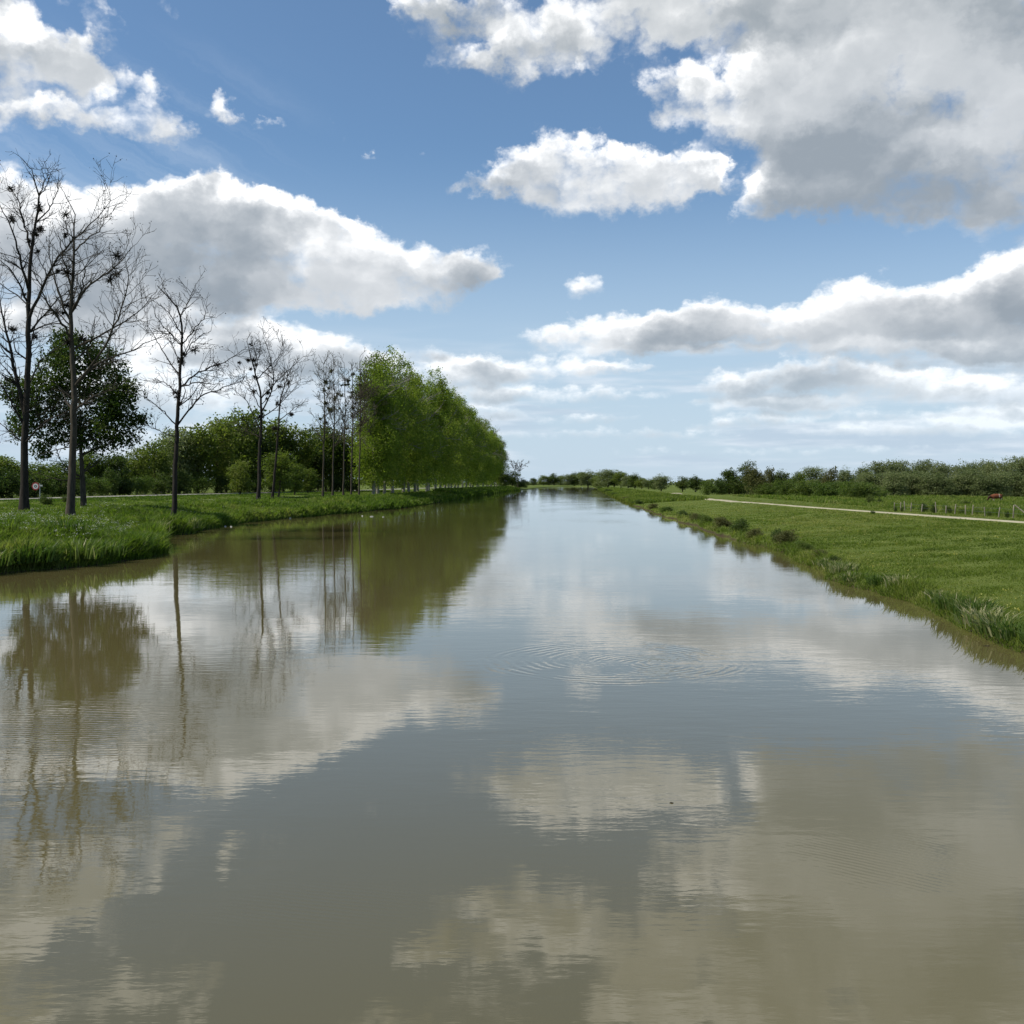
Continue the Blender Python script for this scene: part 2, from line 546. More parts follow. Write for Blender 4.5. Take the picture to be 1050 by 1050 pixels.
def prof_left(s, x, y):
    z = -1.1 + 1.65 * smooth01((s + 1.2) / 1.7) + (GL - .55) * smooth01((s - .2) / 7.0) + .5 * smooth01((s - 9) / 14)
    bump = (lattice(x, y, 2.6, 4) * .10 + lattice(x, y, 7.0, 6) * .14) * smooth01(s / 1.5) * smooth01((34 - s) / 8)
    return z + bump


def prof_right(s, x, y):
    z = -1.1 + 1.42 * smooth01((s + 1.6) / 2.0) + (GR - .32) * smooth01((s - .3) / 16)
    bump = (lattice(x, y, 2.1, 14) * .05 + lattice(x, y, 6.0, 16) * .07) * smooth01(s / 1.5) * smooth01((19 - s) / 5)
    return z + bump


def gz(x, y):
    x = np.asarray(x, float); y = np.asarray(y, float)
    l, r = xL(y), xR(y)
    zl = prof_left(l - x, x, y)
    zr = prof_right(x - r, x, y)
    return np.where(x < (l + r) / 2, zl, zr)


def g1(x, y):
    return float(gz(np.array([x]), np.array([y]))[0])


# one sheet: left land, canal bed, right land
ys = [-120.0]
while ys[-1] < 9000:
    y = ys[-1]
    ys.append(y + max(.5, (abs(y) * .012 if y > 20 else (.6 if y > 0 else 6)) if y < 2000 else 400))
ys = np.array(ys)
so = [0, .25, .5, .8, 1.1, 1.5, 2, 2.6, 3.2, 4, 5, 6, 7, 8, 9.5, 11, 13, 15, 17, 20, 23, 27, 32, 38, 45, 60, 80, 110, 150, 220, 330, 500, 800, 1400, 2500, 5000, 8000]
so = np.array(so, float)
bed = np.linspace(0, 1, 9)[1:-1]
l, r = xL(ys)[:, None], xR(ys)[:, None]
mid = (l + r) / 2
l = np.where(l > r, mid, l); r = np.where(r < l, l, r)
XL = l - so[::-1][None, :]
sub = np.array([.4, .9, 1.6])
wid = r - l
bl = l + np.minimum(sub[None, :], wid * .2)
br = r - np.minimum(sub[::-1][None, :], wid * .2)
XB = l + wid * np.linspace(.3, .7, 3)[None, :]
XR = r + so[None, :]
X = np.concatenate([XL, bl, XB, br, XR], 1)
Yg = np.repeat(ys[:, None], X.shape[1], 1)
Z = np.concatenate([prof_left(l - XL, XL, Yg[:, :XL.shape[1]]), prof_left(l - bl, bl, Yg[:, :3]), np.full(XB.shape, -1.1),
                    prof_right(br - r, br, Yg[:, :3]), prof_right(XR - r, XR, Yg[:, :XR.shape[1]])], 1)
# beyond the bend the canal is gone: land closes over it
close = smooth01((ys - 1600) / 60)[:, None]
Z = Z * (1 - close) + np.maximum(Z, 1.2) * close
nr, nc = X.shape
ii = np.arange(nr - 1)[:, None] * nc
jj = np.arange(nc - 1)[None, :]
gf = np.stack([ii + jj, ii + jj + 1, ii + nc + jj + 1, ii + nc + jj], -1).reshape(-1, 4)

m, t, p = mat('ground_turf')
gpos = t.new('ShaderNodeNewGeometry').outputs['Position']
n1 = t.noise(gpos, .12, 6, .6)
n2 = t.noise(gpos, .9, 5, .65)
n3 = t.noise(gpos, 7.0, 4, .7)
nn = t.m('ADD', t.m('MULTIPLY', n1, .5), t.m('ADD', t.m('MULTIPLY', n2, .3), t.m('MULTIPLY', n3, .2)))
c = t.mix(t.mapr(nn, .38, .62), (.060, .088, .016), (.120, .148, .032))
c = t.mix(t.mapr(n1, .55, .75, 0, .45), c, (.14, .15, .05))
hz_ = t.sep(gpos)[2]
c = t.mix(t.mapr(t.m('ADD', hz_, t.m('MULTIPLY', t.m('SUBTRACT', n2, .5), .5)) , .02, .26, 1, 0), c, (.045, .034, .020))
t.put(p.inputs['Base Color'], c)
p.inputs['Roughness'].default_value = .95
p.inputs['Specular IOR Level'].default_value = .05
b = t.new('ShaderNodeBump')
b.inputs['Strength'].default_value = .8
b.inputs['Distance'].default_value = .12
t.put(b.inputs['Height'], t.m('ADD', n3, n2))
t.l.new(b.outputs[0], p.inputs['Normal'])
M['turf'] = m
go = link('ground', np_mesh('ground', np.stack([X, Yg, Z], -1).reshape(-1, 3), gf, m, smooth=True))
set_props(go, kind='structure')

# ------------------------------------------------------------------ water
m, t, p = mat('canal_water')
pos = t.new('ShaderNodeNewGeometry').outputs['Position']
pxy = t.v('MULTIPLY', pos, (1, 1, 0))
# muddy body of the water
mud = t.noise(pxy, .05, 3, .5)
t.put(p.inputs['Base Color'], t.mix(mud, (.084, .071, .027), (.108, .091, .036)))
p.inputs['Roughness'].default_value = .015
p.inputs['IOR'].default_value = 1.6
# patches of breeze between calm lanes
patch = t.mapr(t.noise(t.v('MULTIPLY', pxy, (.10, .05, 1)), 1.0, 4, .55), .36, .68, .22, 1.0, smooth=True)
wv1 = t.noise(t.v('MULTIPLY', pxy, (.9, 2.6, 1)), 1.0, 4, .5)
wv2 = t.noise(t.v('MULTIPLY', t.v('ADD', pxy, (3.1, 7.7, 0)), (2.6, 8.0, 1)), 1.0, 3, .5)
wv3 = t.noise(t.v('MULTIPLY', pxy, (.30, .55, 1)), 1.0, 2, .5)
hgt_ = t.m('ADD', t.m('MULTIPLY', wv1, .0043), t.m('ADD', t.m('MULTIPLY', wv2, .0018), t.m('MULTIPLY', wv3, .009)))
hgt_ = t.m('MULTIPLY', hgt_, patch)
wob_ = t.noise(t.v('MULTIPLY', pxy, (.8, .8, 1)), 1.0, 4, .6)
brk = t.mapr(t.noise(t.v('MULTIPLY', pxy, (.55, .55, 1)), 1.0, 3, .55), .42, .62, .0, 1.0)


def rings(cx, cy, lam, amp, r0, r1, wob):
    d = t.v('LENGTH', t.v('SUBTRACT', pxy, (cx, cy, 0)))
    d = t.m('ADD', d, t.m('MULTIPLY', t.m('SUBTRACT', wob_, .5), wob))
    s = t.m('SINE', t.m('MULTIPLY', d, 2 * math.pi / lam))
    env = t.m('MULTIPLY', t.mapr(d, r0 * .2, r0, .15, 1, smooth=True), t.mapr(d, r0, r1, 1, 0, smooth=True))
    return t.m('MULTIPLY', t.m('MULTIPLY', t.m('MULTIPLY', s, env), brk), amp)


rc = at(625, 677, 0)
hgt_ = t.m('ADD', hgt_, rings(rc.x, rc.y, .25, .0022, 2.4, 3.2, .5))
rc2 = at(676, 681, 0)
hgt_ = t.m('ADD', hgt_, rings(rc2.x, rc2.y, .20, .0028, .5, 2.4, .4))
# little trains of catspaw ripples running aslant
for (px_, py_, ang, lam, amp, rad) in [(905, 885, 52, .085, .00030, 1.0), (60, 745, 95, .14, .0009, 2.4), (330, 930, 75, .08, .0002, 1.0)]:
    c0 = at(px_, py_, 0)
    dd = t.v('SUBTRACT', pxy, (c0.x, c0.y, 0))
    ph = t.m('ADD', t.v('DOT_PRODUCT', dd, (math.cos(R(ang)) * 6.283 / lam, math.sin(R(ang)) * 6.283 / lam, 0)), t.m('MULTIPLY', wob_, 9.0))
    hgt_ = t.m('ADD', hgt_, t.m('MULTIPLY', t.m('SINE', ph), t.m('MULTIPLY', t.mapr(t.v('LENGTH', dd), 0.0, rad * 1.4, 1, 0, smooth=True), amp)))
b = t.new('ShaderNodeBump')
b.inputs['Strength'].default_value = 1.0
b.inputs['Distance'].default_value = 1.0
t.put(b.inputs['Height'], hgt_)
t.l.new(b.outputs[0], p.inputs['Normal'])
M['water'] = m
wy = np.concatenate([np.arange(-120, 60, 4.0), np.arange(60, 1700, 20.0)])
wl, wr = xL(wy) - 3.0, xR(wy) + 3.0
wl, wr = np.minimum(wl, wr - .1), wr
k = np.linspace(0, 1, 5)
WX = wl[:, None] + (wr - wl)[:, None] * k[None, :]
WY = np.repeat(wy[:, None], 5, 1)
ii = np.arange(len(wy) - 1)[:, None] * 5
jj = np.arange(4)[None, :]
wf = np.stack([ii + jj, ii + jj + 1, ii + 5 + jj + 1, ii + 5 + jj], -1).reshape(-1, 4)
wo_ = link('water', np_mesh('water', np.stack([WX, WY, WX * 0], -1).reshape(-1, 3), wf, m, smooth=True))
set_props(wo_, kind='structure')
# ------------------------------------------------------------------ foliage
def leaf_quads(cent, size, r, flat=.35, tint=None):
    """one diamond per centre, facing any way, a little folded upward"""
    n = len(cent)
    nrm = r.normal(size=(n, 3))
    nrm[:, 2] += flat * np.abs(r.normal(size=n)) * 2
    nrm /= np.linalg.norm(nrm, axis=1)[:, None]
    a = np.cross(nrm, r.normal(size=(n, 3)))
    a /= np.linalg.norm(a, axis=1)[:, None] + 1e-9
    b = np.cross(nrm, a)
    size = np.broadcast_to(np.asarray(size, float), (n,))[:, None] * r.uniform(.6, 1.3, (n, 1))
    v = np.stack([cent - a * size * .5, cent + b * size * .33 + nrm * size * .08, cent + a * size * .5, cent - b * size * .33 + nrm * size * .08], 1)
    f = np.arange(n * 4).reshape(n, 4)
    t4 = np.repeat(tint if tint is not None else r.uniform(0, 1, n), 4)
    return v.reshape(-1, 3), f, t4


def crown_points(r, lobes, n_clump, per, spread, skin=.55):
    """lobes: (x,y,z,rx,ry,rz). clumps of leaves gather near the lobes' skins; the tint is per clump plus a little per leaf"""
    vol = np.array([l[3] * l[4] * l[5] for l in lobes]) ** (2 / 3)
    pick = r.choice(len(lobes), n_clump, p=vol / vol.sum())
    L = np.array(lobes)[pick]
    d = r.normal(size=(n_clump, 3))
    d /= np.linalg.norm(d, axis=1)[:, None]
    rad = r.uniform(0, 1, n_clump) ** (1 / 3 * (1 - skin) + .12)
    c = L[:, :3] + d * L[:, 3:] * rad[:, None]
    ct = np.clip(r.normal(.45, .2, n_clump), 0, 1)
    k = r.poisson(per, n_clump) + 2
    idx = np.repeat(np.arange(n_clump), k)
    sp = spread * r.uniform(.6, 1.4, n_clump)
    pts = c[idx] + r.normal(size=(len(idx), 3)) * sp[idx][:, None] * np.array([1, 1, .75])
    tint = np.clip(ct[idx] + r.normal(0, .13, len(idx)), 0, 1)
    return pts, tint


def crown_mesh(name, seed, lobes, n_clump, per, spread, size, material, skin=.55, flat=.35, zmin=None):
    r = np.random.default_rng(seed)
    pts, tint = crown_points(r, lobes, n_clump, per, spread, skin)
    if zmin is not None:
        k = pts[:, 2] > zmin
        pts, tint = pts[k], tint[k]
    v, f, t4 = leaf_quads(pts, size, r, flat, tint)
    return np_mesh(name, v, f, material, t4)


def poly(pts, n, wob=0.0, r=None):
    """resample a polyline smoothly"""
    pts = np.asarray(pts, float)
    d = np.r_[0, np.cumsum(np.linalg.norm(np.diff(pts, axis=0), axis=1))]
    u = np.linspace(0, d[-1], n)
    q = np.stack([np.interp(u, d, pts[:, i]) for i in range(3)], 1)
    for _ in range(2):
        q[1:-1] = q[1:-1] * .5 + (q[:-2] + q[2:]) * .25
    if wob and r is not None:
        w = r.normal(size=q.shape) * wob
        w[0] = 0
        q = q + w
    return q


def sprout(buf, r, p0, d0, length, rad, level, tips=None, up=.25, dens=1.0, rmin=.016):
    """a branch with side twigs, written into buf"""
    n = 6 if level else 4
    p = [np.asarray(p0, float)]
    d = np.asarray(d0, float)
    d = d / (np.linalg.norm(d) + 1e-9)
    for i in range(n):
        d = d + r.normal(size=3) * .17 + np.array([0, 0, up * .16])
        d /= np.linalg.norm(d)
        p.append(p[-1] + d * length / n)
    p = np.array(p)
    rr = np.linspace(rad, max(rmin * .6, rad * .25), n + 1)
    buf.tube(p, np.maximum(rr, rmin * .6), 4 if level < 2 else 5)
    if tips is not None:
        tips.append(p[-1])
    if level > 0:
        kids = max(2, int(dens * (length / .40 if level == 1 else length / .55)))
        for _ in range(kids):
            u = r.uniform(.18, .98)
            q = p[0] + 0
            x = u * n
            i = min(int(x), n - 1)
            q = p[i] + (p[i + 1] - p[i]) * (x - i)
            dd = p[i + 1] - p[i]
            dd = dd / np.linalg.norm(dd)
            side = np.cross(dd, r.normal(size=3))
            side /= np.linalg.norm(side) + 1e-9
            nd = dd * r.uniform(.5, 1.1) + side * r.uniform(.6, 1.1)
            sprout(buf, r, q, nd, length * r.uniform(.28, .5) * (1.15 - .5 * u), max(rr[i] * .5, rmin * .7), level - 1, tips, up, dens, rmin)


def bare_tree(name, label, base_px, gy, trunk_px, limbs_px, r0, seed, mats=('bark_dead', 'clump'), n_clump=6, extra=8, dens=1.0, group=None, limb_r=.4, twig=1.0, upturn=.25):
    """leafless tree: a trunk and main limbs follow their lines in space; limbs swing in depth"""
    r = np.random.default_rng(seed)
    rm = max(.018, gy * .00019)
    B = atY(base_px[0], base_px[1], gy)
    B.z = g1(B.x, B.y) - .15
    root = thing(name, B, label, 'tree', group)
    o = np.array(B)

    def pt(q, off=0.0):
        w = atY(q[0], q[1], gy)
        s = 1 + off / gy
        return np.array([w.x * s, gy + off, H + (w.z - H) * s]) - o
    tp = [pt(q) for q in trunk_px]
    tp[0] = np.array([0, 0, 0.0])
    n = 26
    T = poly(tp, n, .03, r)
    u = np.linspace(0, 1, n)
    tr = r0 * (1 - u) ** .8 * .92 + .03
    tr[0] *= 1.5; tr[1] *= 1.15
    bt = Buf()
    bt.tube(T, tr, 9)
    tips = []
    top = bt
    for _ in range(int(8 * dens)):
        k = r.integers(int(n * .72), n)
        d = T[min(k + 1, n - 1)] - T[k - 1]
        d /= np.linalg.norm(d)
        side = r.normal(size=3); side[2] = 0
        sprout(top, r, T[k], d * .8 + side * .55, r.uniform(1.2, 2.6) * twig, .045, 1, tips, upturn, dens, rm)
    for lp in limbs_px:
        thick = lp[0]
        pts = [pt(lp[1])]
        swing = r.normal() * 1.0
        Ln = 0
        for a in lp[2:]:
            pts.append(pt(a, swing * len(pts)))
        i = np.argmin(np.linalg.norm(T - pts[0], axis=1))
        pts[0] = T[i]
        lb = Buf()
        P_ = poly(pts, 14, .04, r)
        length = np.linalg.norm(np.diff(P_, axis=0), axis=1).sum()
        ra = min(tr[i] * .75, thick)
        lr = np.linspace(ra, .022, 14)
        lb.tube(P_, lr, 6)
        for _ in range(int(dens * length * 2.0) + 3):
            k = r.integers(3, 14)
            d = P_[min(k + 1, 13)] - P_[k - 1]
            d /= np.linalg.norm(d)
            side = np.cross(d, r.normal(size=3)); side /= np.linalg.norm(side)
            sprout(lb, r, P_[k], d * .7 + side * .9 + np.array([0, 0, .2]), r.uniform(.9, 2.6) * twig * (.55 + .45 * length / 6), max(lr[k] * .55, .02), 1, tips, upturn, dens, rm)
        link('limb', lb.mesh('limb', M[mats[0]]), root)
    for _ in range(extra):
        i = r.integers(int(n * .35), int(n * .9))
        az_ = r.uniform(0, 2 * math.pi)
        lb = Buf()
        hl = np.linalg.norm(T[-1] - T[0])
        sprout(lb, r, T[i], np.array([math.cos(az_), math.sin(az_), r.uniform(.3, 1.0)]), hl * r.uniform(.10, .22) * twig, tr[i] * limb_r, 2, tips, upturn, dens, rm)
        link('limb', lb.mesh('limb', M[mats[0]]), root)
    link('trunk', bt.mesh('trunk', M[mats[0]]), root)
    tips = np.array(tips)
    if n_clump and len(tips):
        # dark dead leaf clumps and mistletoe caught in the forks
        for _ in range(n_clump):
            if r.uniform() < .5:
                c = T[r.integers(int(n * .5), n - 3)] + r.normal(size=3) * .3
            else:
                c = tips[r.integers(len(tips))] * .55 + T[r.integers(int(n * .5), n - 2)] * .45
            s = r.uniform(.25, .62)
            # a loose ball of fine twigs, see-through, with a few leaves
            tw = Buf()
            ends = []
            for _q in range(int(26 + 40 * s)):
                d = r.normal(size=3) * np.array([1, 1, .8])
                d /= np.linalg.norm(d)
                e = c + d * s * r.uniform(.5, 1.1)
                mid_ = c + d * s * .5 + r.normal(size=3) * s * .12
                tw.tube(np.array([c, mid_, e]), [rm * 1.5, rm * 1.3, rm * .8], 3)
                ends += [e, mid_]
            link('leaf_clump', tw.mesh('leaf_clump', M[mats[1]]), root)
        k = min(len(tips), 420)
        # a few withered leaves left on the twigs
        sel = tips[r.choice(len(tips), k, replace=False)]
        v, f, t4 = leaf_quads(np.repeat(sel, 2, 0) + r.normal(size=(2 * k, 3)) * .12, .12, r, 0)
        link('withered_leaf', np_mesh('withered_leaf', v, f, M[mats[1]], t4), root)['kind'] = 'stuff'
    return root


# ------------------------------------------------------------------ left bank: the row of bare trees
ZL = 1.6


def ybase(py, z):
    return at(525, py, z).y


bare_tree('bare_tree', 'tallest leafless tree at the far left, forked dark trunk behind the grassy point', (25, 525), ybase(525.5, ZL),
          [(25, 525), (25, 470), (26, 440), (28, 400), (30, 335), (29, 305), (31, 270), (36, 227), (42, 205), (41, 194), (35, 182), (32, 174)],
          [(.20, (26, 430), (14, 372), (2, 316), (-8, 290)), (.14, (29, 305), (23, 276), (15, 240), (5, 219), (-4, 203)), (.18, (30, 325), (45, 290), (62, 258), (85, 238), (103, 220), (113, 206)),
           (.08, (36, 227), (52, 212), (59, 196), (58, 186)), (.12, (26, 440), (10, 408), (-6, 384)), (.08, (26, 452), (8, 440), (-4, 432)),
           (.10, (27, 455), (45, 432), (66, 424), (80, 412)), (.10, (30, 320), (20, 290), (8, 272), (-6, 262)), (.10, (33, 250), (22, 220), (18, 200), (6, 192)),
           (.07, (40, 205), (48, 190), (52, 178)), (.10, (30, 345), (50, 318), (66, 300), (86, 292)), (.08, (27, 400), (40, 372), (58, 356)), (.07, (41, 194), (46, 184), (42, 172))],
          .34, 31, n_clump=16, extra=9, upturn=.5)
T2Y = ybase(530.5, ZL + .05)
bare_tree('bare_tree', 'leafless tree with a pale stem rising through the dark leafy tree on the left', (73, 530), T2Y,
          [(73, 530), (74, 480), (75, 450), (77, 400), (72, 335), (74, 294), (76, 253), (75, 232), (77, 220)],
          [(.12, (77, 395), (100, 368), (110, 350), (123, 322), (133, 290), (131, 272)), (.09, (108, 352), (128, 330), (142, 320), (156, 304)), (.10, (72, 335), (60, 300), (52, 272), (49, 250)),
           (.10, (73, 315), (90, 292), (112, 280), (136, 254)), (.08, (75, 260), (90, 244), (103, 236), (109, 222)), (.08, (74, 290), (64, 262), (60, 238)),
           (.10, (77, 400), (98, 372), (130, 362), (162, 346)), (.08, (76, 250), (69, 238), (67, 226)), (.08, (76, 420), (98, 405), (120, 398)), (.10, (73, 345), (58, 322), (46, 310), (42, 285)),
           (.08, (73, 320), (84, 300), (88, 270), (96, 262))],
          .29, 47, mats=('bark', 'clump'), n_clump=12, extra=9, upturn=.5)
bare_tree('bare_tree', 'slender single leafless tree standing alone at the inlet, third from the left', (178, 525), ybase(525.5, ZL + .05),
          [(178, 525), (180, 470), (182, 440), (184, 392), (187, 350), (186, 318), (181, 312), (170, 302), (161, 293)],
          [(.07, (186, 322), (194, 308), (199, 294)), (.08, (184, 395), (205, 380), (230, 372), (249, 359)), (.09, (182, 436), (205, 406), (232, 396), (246, 391)),
           (.07, (185, 384), (168, 362), (152, 334)), (.06, (186, 352), (172, 340), (158, 322)), (.06, (186, 352), (204, 332), (213, 320)), (.07, (182, 436), (166, 420), (150, 409)),
           (.05, (181, 452), (166, 444), (154, 437)), (.06, (187, 340), (174, 322), (164, 312)), (.06, (185, 375), (196, 352), (204, 345), (216, 340)), (.05, (184, 405), (170, 392), (158, 388)),
           (.05, (185, 372), (176, 352), (171, 336)), (.06, (184, 398), (200, 392), (222, 394))],
          .21, 53, n_clump=7, extra=6, upturn=.4, dens=.95)
bare_tree('bare_tree', 'leafless tree with a spreading fan of upright leaders, before the gravel road', (265, 515), ybase(515, ZL),
          [(265, 515), (266, 470), (268, 430), (268, 404), (261, 382), (256, 360), (253, 350)],
          [(.14, (268, 425), (279, 404), (281, 382), (275, 358), (270, 346)), (.10, (277, 408), (290, 385), (300, 376), (311, 366)), (.09, (268, 440), (253, 410), (238, 398)),
           (.09, (281, 384), (288, 364), (290, 348)), (.08, (268, 420), (256, 396), (247, 386)), (.07, (262, 385), (266, 364), (267, 350)), (.07, (267, 450), (250, 440), (240, 430)), (.08, (268, 430), (284, 418), (300, 400), (308, 392))],
          .26, 61, n_clump=12, extra=8, upturn=.7, dens=.9)
bare_tree('bare_tree', 'thin leafless tree half behind the fan shaped bare tree, bent to the right', (279, 513), ybase(514, ZL),
          [(279, 514), (283, 470), (285, 447), (287, 414), (290, 399), (297, 380), (303, 370)],
          [(.07, (287, 414), (296, 396), (311, 388)), (.07, (286, 430), (300, 420), (306, 414)), (.06, (290, 399), (292, 378), (290, 360))],
          .17, 67, n_clump=5, extra=5, upturn=.6, dens=.9)
thin = [(331, 511, 374, 'leafless tree that leads the close row of thin bare stems before the poplars', 71),
        (341, 510, 366, 'second thin bare stem of the close row before the poplars, its top clump heavy', 73),
        (352, 509.5, 372, 'third thin bare stem of the close row before the poplars', 79),
        (360, 509, 368, 'fourth thin bare stem of the close row before the poplars', 83),
        (368, 508.7, 366, 'last thin bare stem of the close row, partly hidden in the first poplar leaves', 89)]
for (x, y, tp, lab, sd_) in thin:
    bare_tree('bare_tree', lab, (x, y), ybase(y, ZL), [(x, y), (x + 1, y - 50), (x + 2, y - 90), (x + 1, tp)],
              [(.08, (x + 1, y - 70), (x - 12 + 8 * (sd_ % 3), y - 92), (x - 20 + 14 * (sd_ % 3), y - 104))], .16, sd_, mats=('bark', 'brown'), n_clump=8, extra=20, upturn=.6, dens=.75, twig=1.2,
              group='thin bare trees in a close row')

# dark leafy tree behind the second bare tree
gy = ybase(522, ZL) - 1.5
B = atY(86, 522, gy)
B.z = g1(B.x, B.y)
root = thing('leafy_tree', B, 'dark broadleaf tree in full leaf behind the pale stemmed bare tree', 'tree')
s = gy / F
lob = []
for (x, y, rx, ry) in [(82, 372, 26, 32), (58, 382, 24, 28), (108, 392, 28, 30), (126, 412, 20, 24), (45, 405, 22, 28), (82, 415, 44, 30), (120, 436, 20, 18),
                       (138, 402, 11, 14), (60, 440, 30, 18), (96, 450, 30, 18), (30, 430, 18, 20), (68, 350, 16, 14), (100, 366, 18, 18), (142, 432, 14, 13), (20, 404, 14, 18), (16, 440, 14, 14), (128, 452, 14, 12), (44, 460, 16, 12)]:
    w_ = atY(x, y, gy)
    lob.append((w_.x - B.x, rng.uniform(-1.6, 1.6), w_.z - B.z, rx * s, (rx + ry) * .5 * s, ry * s))
link('crown', crown_mesh('crown', 101, [(a, b, c, d * .9, e * .9, f * .9) for a, b, c, d, e, f in lob], 1900, 15, .30, .26, M['maple'], skin=.5), root)
tb = Buf()
tb.tube(poly([(0, 0, 0), (-.1, 0, 3), (-.3, .1, 6), (-.2, 0, 9.5)], 12), np.linspace(.30, .06, 12), 8)
link('trunk', tb.mesh('trunk', M['bark']), root)
r_ = np.random.default_rng(5)
for _ in range(16):
    lb = Buf()
    z = r_.uniform(2.6, 8)
    a_ = r_.uniform(0, 6.28)
    sprout(lb, r_, (-.15, 0, z), (math.cos(a_), math.sin(a_) * .8, r_.uniform(-.1, .8)), r_.uniform(3, 5.2), .085, 2, None, .3, .7)
    link('limb', lb.mesh('limb', M['bark']), root)

# ------------------------------------------------------------------ generic leafy trees: few meshes, many trees
def tree_kind(name, seed, lobes, n_clump, per, spread, size, leaf, trunk_h, trunk_r, bark, limbs=5, skin=.55, zmin=.2):
    r = np.random.default_rng(seed)
    cm = crown_mesh(name + '_crown', seed, lobes, n_clump, per, spread, size, M[leaf], skin, zmin=zmin)
    b_ = Buf()
    lean = r.normal(size=2) * .03
    P_ = poly([(0, 0, -.3), (lean[0] * trunk_h, lean[1] * trunk_h, trunk_h * .5), (lean[0] * trunk_h * 1.6, lean[1] * trunk_h, trunk_h)], 9, .02, r)
    b_.tube(P_, np.linspace(trunk_r, trunk_r * .3, 9), 7)
    for _ in range(limbs):
        a_ = r.uniform(0, 6.28)
        k = r.integers(3, 8)
        sprout(b_, r, P_[k], (math.cos(a_), math.sin(a_), r.uniform(.3, 1.2)), trunk_h * r.uniform(.22, .4), trunk_r * .4, 1, None, .3, .6)
    return cm, b_.mesh(name + '_trunk', M[bark])


def put_tree(name, kind, x, y, label, cat='tree', group=None, s=1.0, sz=None, rz=None, z=None):
    zz = g1(x, y) if z is None else z
    o = thing(name, (x, y, zz - .05), label, cat, group, rng.uniform(0, 6.28) if rz is None else rz)
    o.scale = (s, s, sz or s)
    link('crown', kind[0], o)
    if kind[1] is not None:
        link('trunk', kind[1], o)
    return o


def blob_lobes(r, w, h, z0, n, flat=1.0):
    out = []
    for i in range(n):
        a_ = r.uniform(0, 6.28)
        q = r.uniform(0, 1) ** .6
        z = z0 + (h - z0) * r.uniform(.12, .86)
        taper = math.sin(math.pi * min(.97, max(.12, (z - z0) / (h - z0) * .8 + .16))) ** .7
        rr = w * q * .62 * taper
        sz = w * r.uniform(.28, .46)
        out.append((rr * math.cos(a_), rr * math.sin(a_), z, sz, sz, sz * r.uniform(.7, 1.0) * flat))
    out.append((0, 0, z0 + (h - z0) * .5, w * .6, w * .6, (h - z0) * .46))
    return out


# poplars, 30 m: tall full crowns almost down to the grass
POP = []
for k in range(4):
    r_ = np.random.default_rng(300 + k)
    lob = []
    for j in range(26):
        z = 3.0 + 26.5 * (j + .5) / 26 + r_.normal() * .5
        u = (z - 3) / 26.5
        w_ = 6.3 * (min(1, .72 + u * 1.1) if u < .3 else 1) * (1 - max(0, (u - .45) / .57) ** 2.0 * .85)
        a_ = r_.uniform(0, 6.28)
        q = w_ * r_.uniform(.25, .62)
        sz = max(.7, w_ * r_.uniform(.32, .52))
        lob.append((q * math.cos(a_), q * math.sin(a_), z, sz, sz, sz * 1.05))
    POP.append(tree_kind('poplar', 310 + k, lob, 1700, 13, .58, .36, 'poplar', 24, .36, 'bark_pale', 7, skin=.6, zmin=1.2))
Yp = 221.0
i = 0
ordn = ['first', 'second', 'third', 'fourth', 'fifth', 'sixth', 'seventh', 'eighth', 'ninth', 'tenth', 'eleventh', 'twelfth', 'thirteenth', 'fourteenth', 'fifteenth',
        'sixteenth', 'seventeenth', 'eighteenth', 'nineteenth', 'twentieth', 'twenty first', 'twenty second', 'twenty third', 'twenty fourth', 'twenty fifth', 'twenty sixth', 'twenty seventh', 'twenty eighth', 'twenty ninth', 'thirtieth',
        'thirty first', 'thirty second', 'thirty third', 'thirty fourth', 'thirty fifth', 'thirty sixth']
while Yp < 800:
    x = (561 - 525) / F * Yp - 36.5 + rng.normal() * .5
    lab = ('nearest and leftmost green poplar of the row, next to the last bare stem' if i == 0 else
           f'{ordn[i]} green poplar of the row counted away from the bare stems')
    put_tree('poplar_tree', POP[i % 4], x, Yp, lab, 'tree', 'green poplars in a row along the left bank', s=rng.uniform(.97, 1.07) * (1.0 if i < 3 else 1.12 if i < 10 else 1.25))
    i += 1
    Yp += 9.5 + i * .45
LAST_POPLAR = i
# ------------------------------------------------------------------ wood and hedge behind the left road
def simple_kind(name, seed, w, h, z0, leaf, n_clump, per, spread, size, n=14, trunk=True, bark='bark', flat=1.0):
    r = np.random.default_rng(seed)
    lob = blob_lobes(r, w, h, z0, n, flat)
    k = tree_kind(name, seed + 1, lob, n_clump, per, spread, size, leaf, h * .75, h * .018 + .03, bark, 5, zmin=.1)
    return k if trunk else (k[0], None)


WOOD = [simple_kind('wood', 400 + 7 * k, 3.6 + .5 * (k % 2), 10, .6, 'wood', 460, 10, .42, .36) for k in range(4)]
DARK = [simple_kind('dark', 440 + 7 * k, 3.4, 10, .3, 'dark', 430, 10, .40, .36) for k in range(3)]
WILL = [simple_kind('willow', 470 + 7 * k, 3.8 + .6 * (k % 2), 10, .3, 'willow', 560, 10, .42, .32, n=18) for k in range(4)]
BUSH = [simple_kind('bush', 500 + 7 * k, 5.2, 6.5, .0, 'bramble', 320, 10, .42, .40, n=12, trunk=False) for k in range(3)]
DBUSH = [simple_kind('dark_bush', 530 + 7 * k, 5.0, 7.0, .0, 'dark', 320, 10, .40, .40, n=12, trunk=False) for k in range(2)]
BRUSH = [simple_kind('dry_bush', 550 + 7 * k, 5.0, 7.0, .0, 'brown', 340, 9, .45, .42, n=14, trunk=False) for k in range(2)]
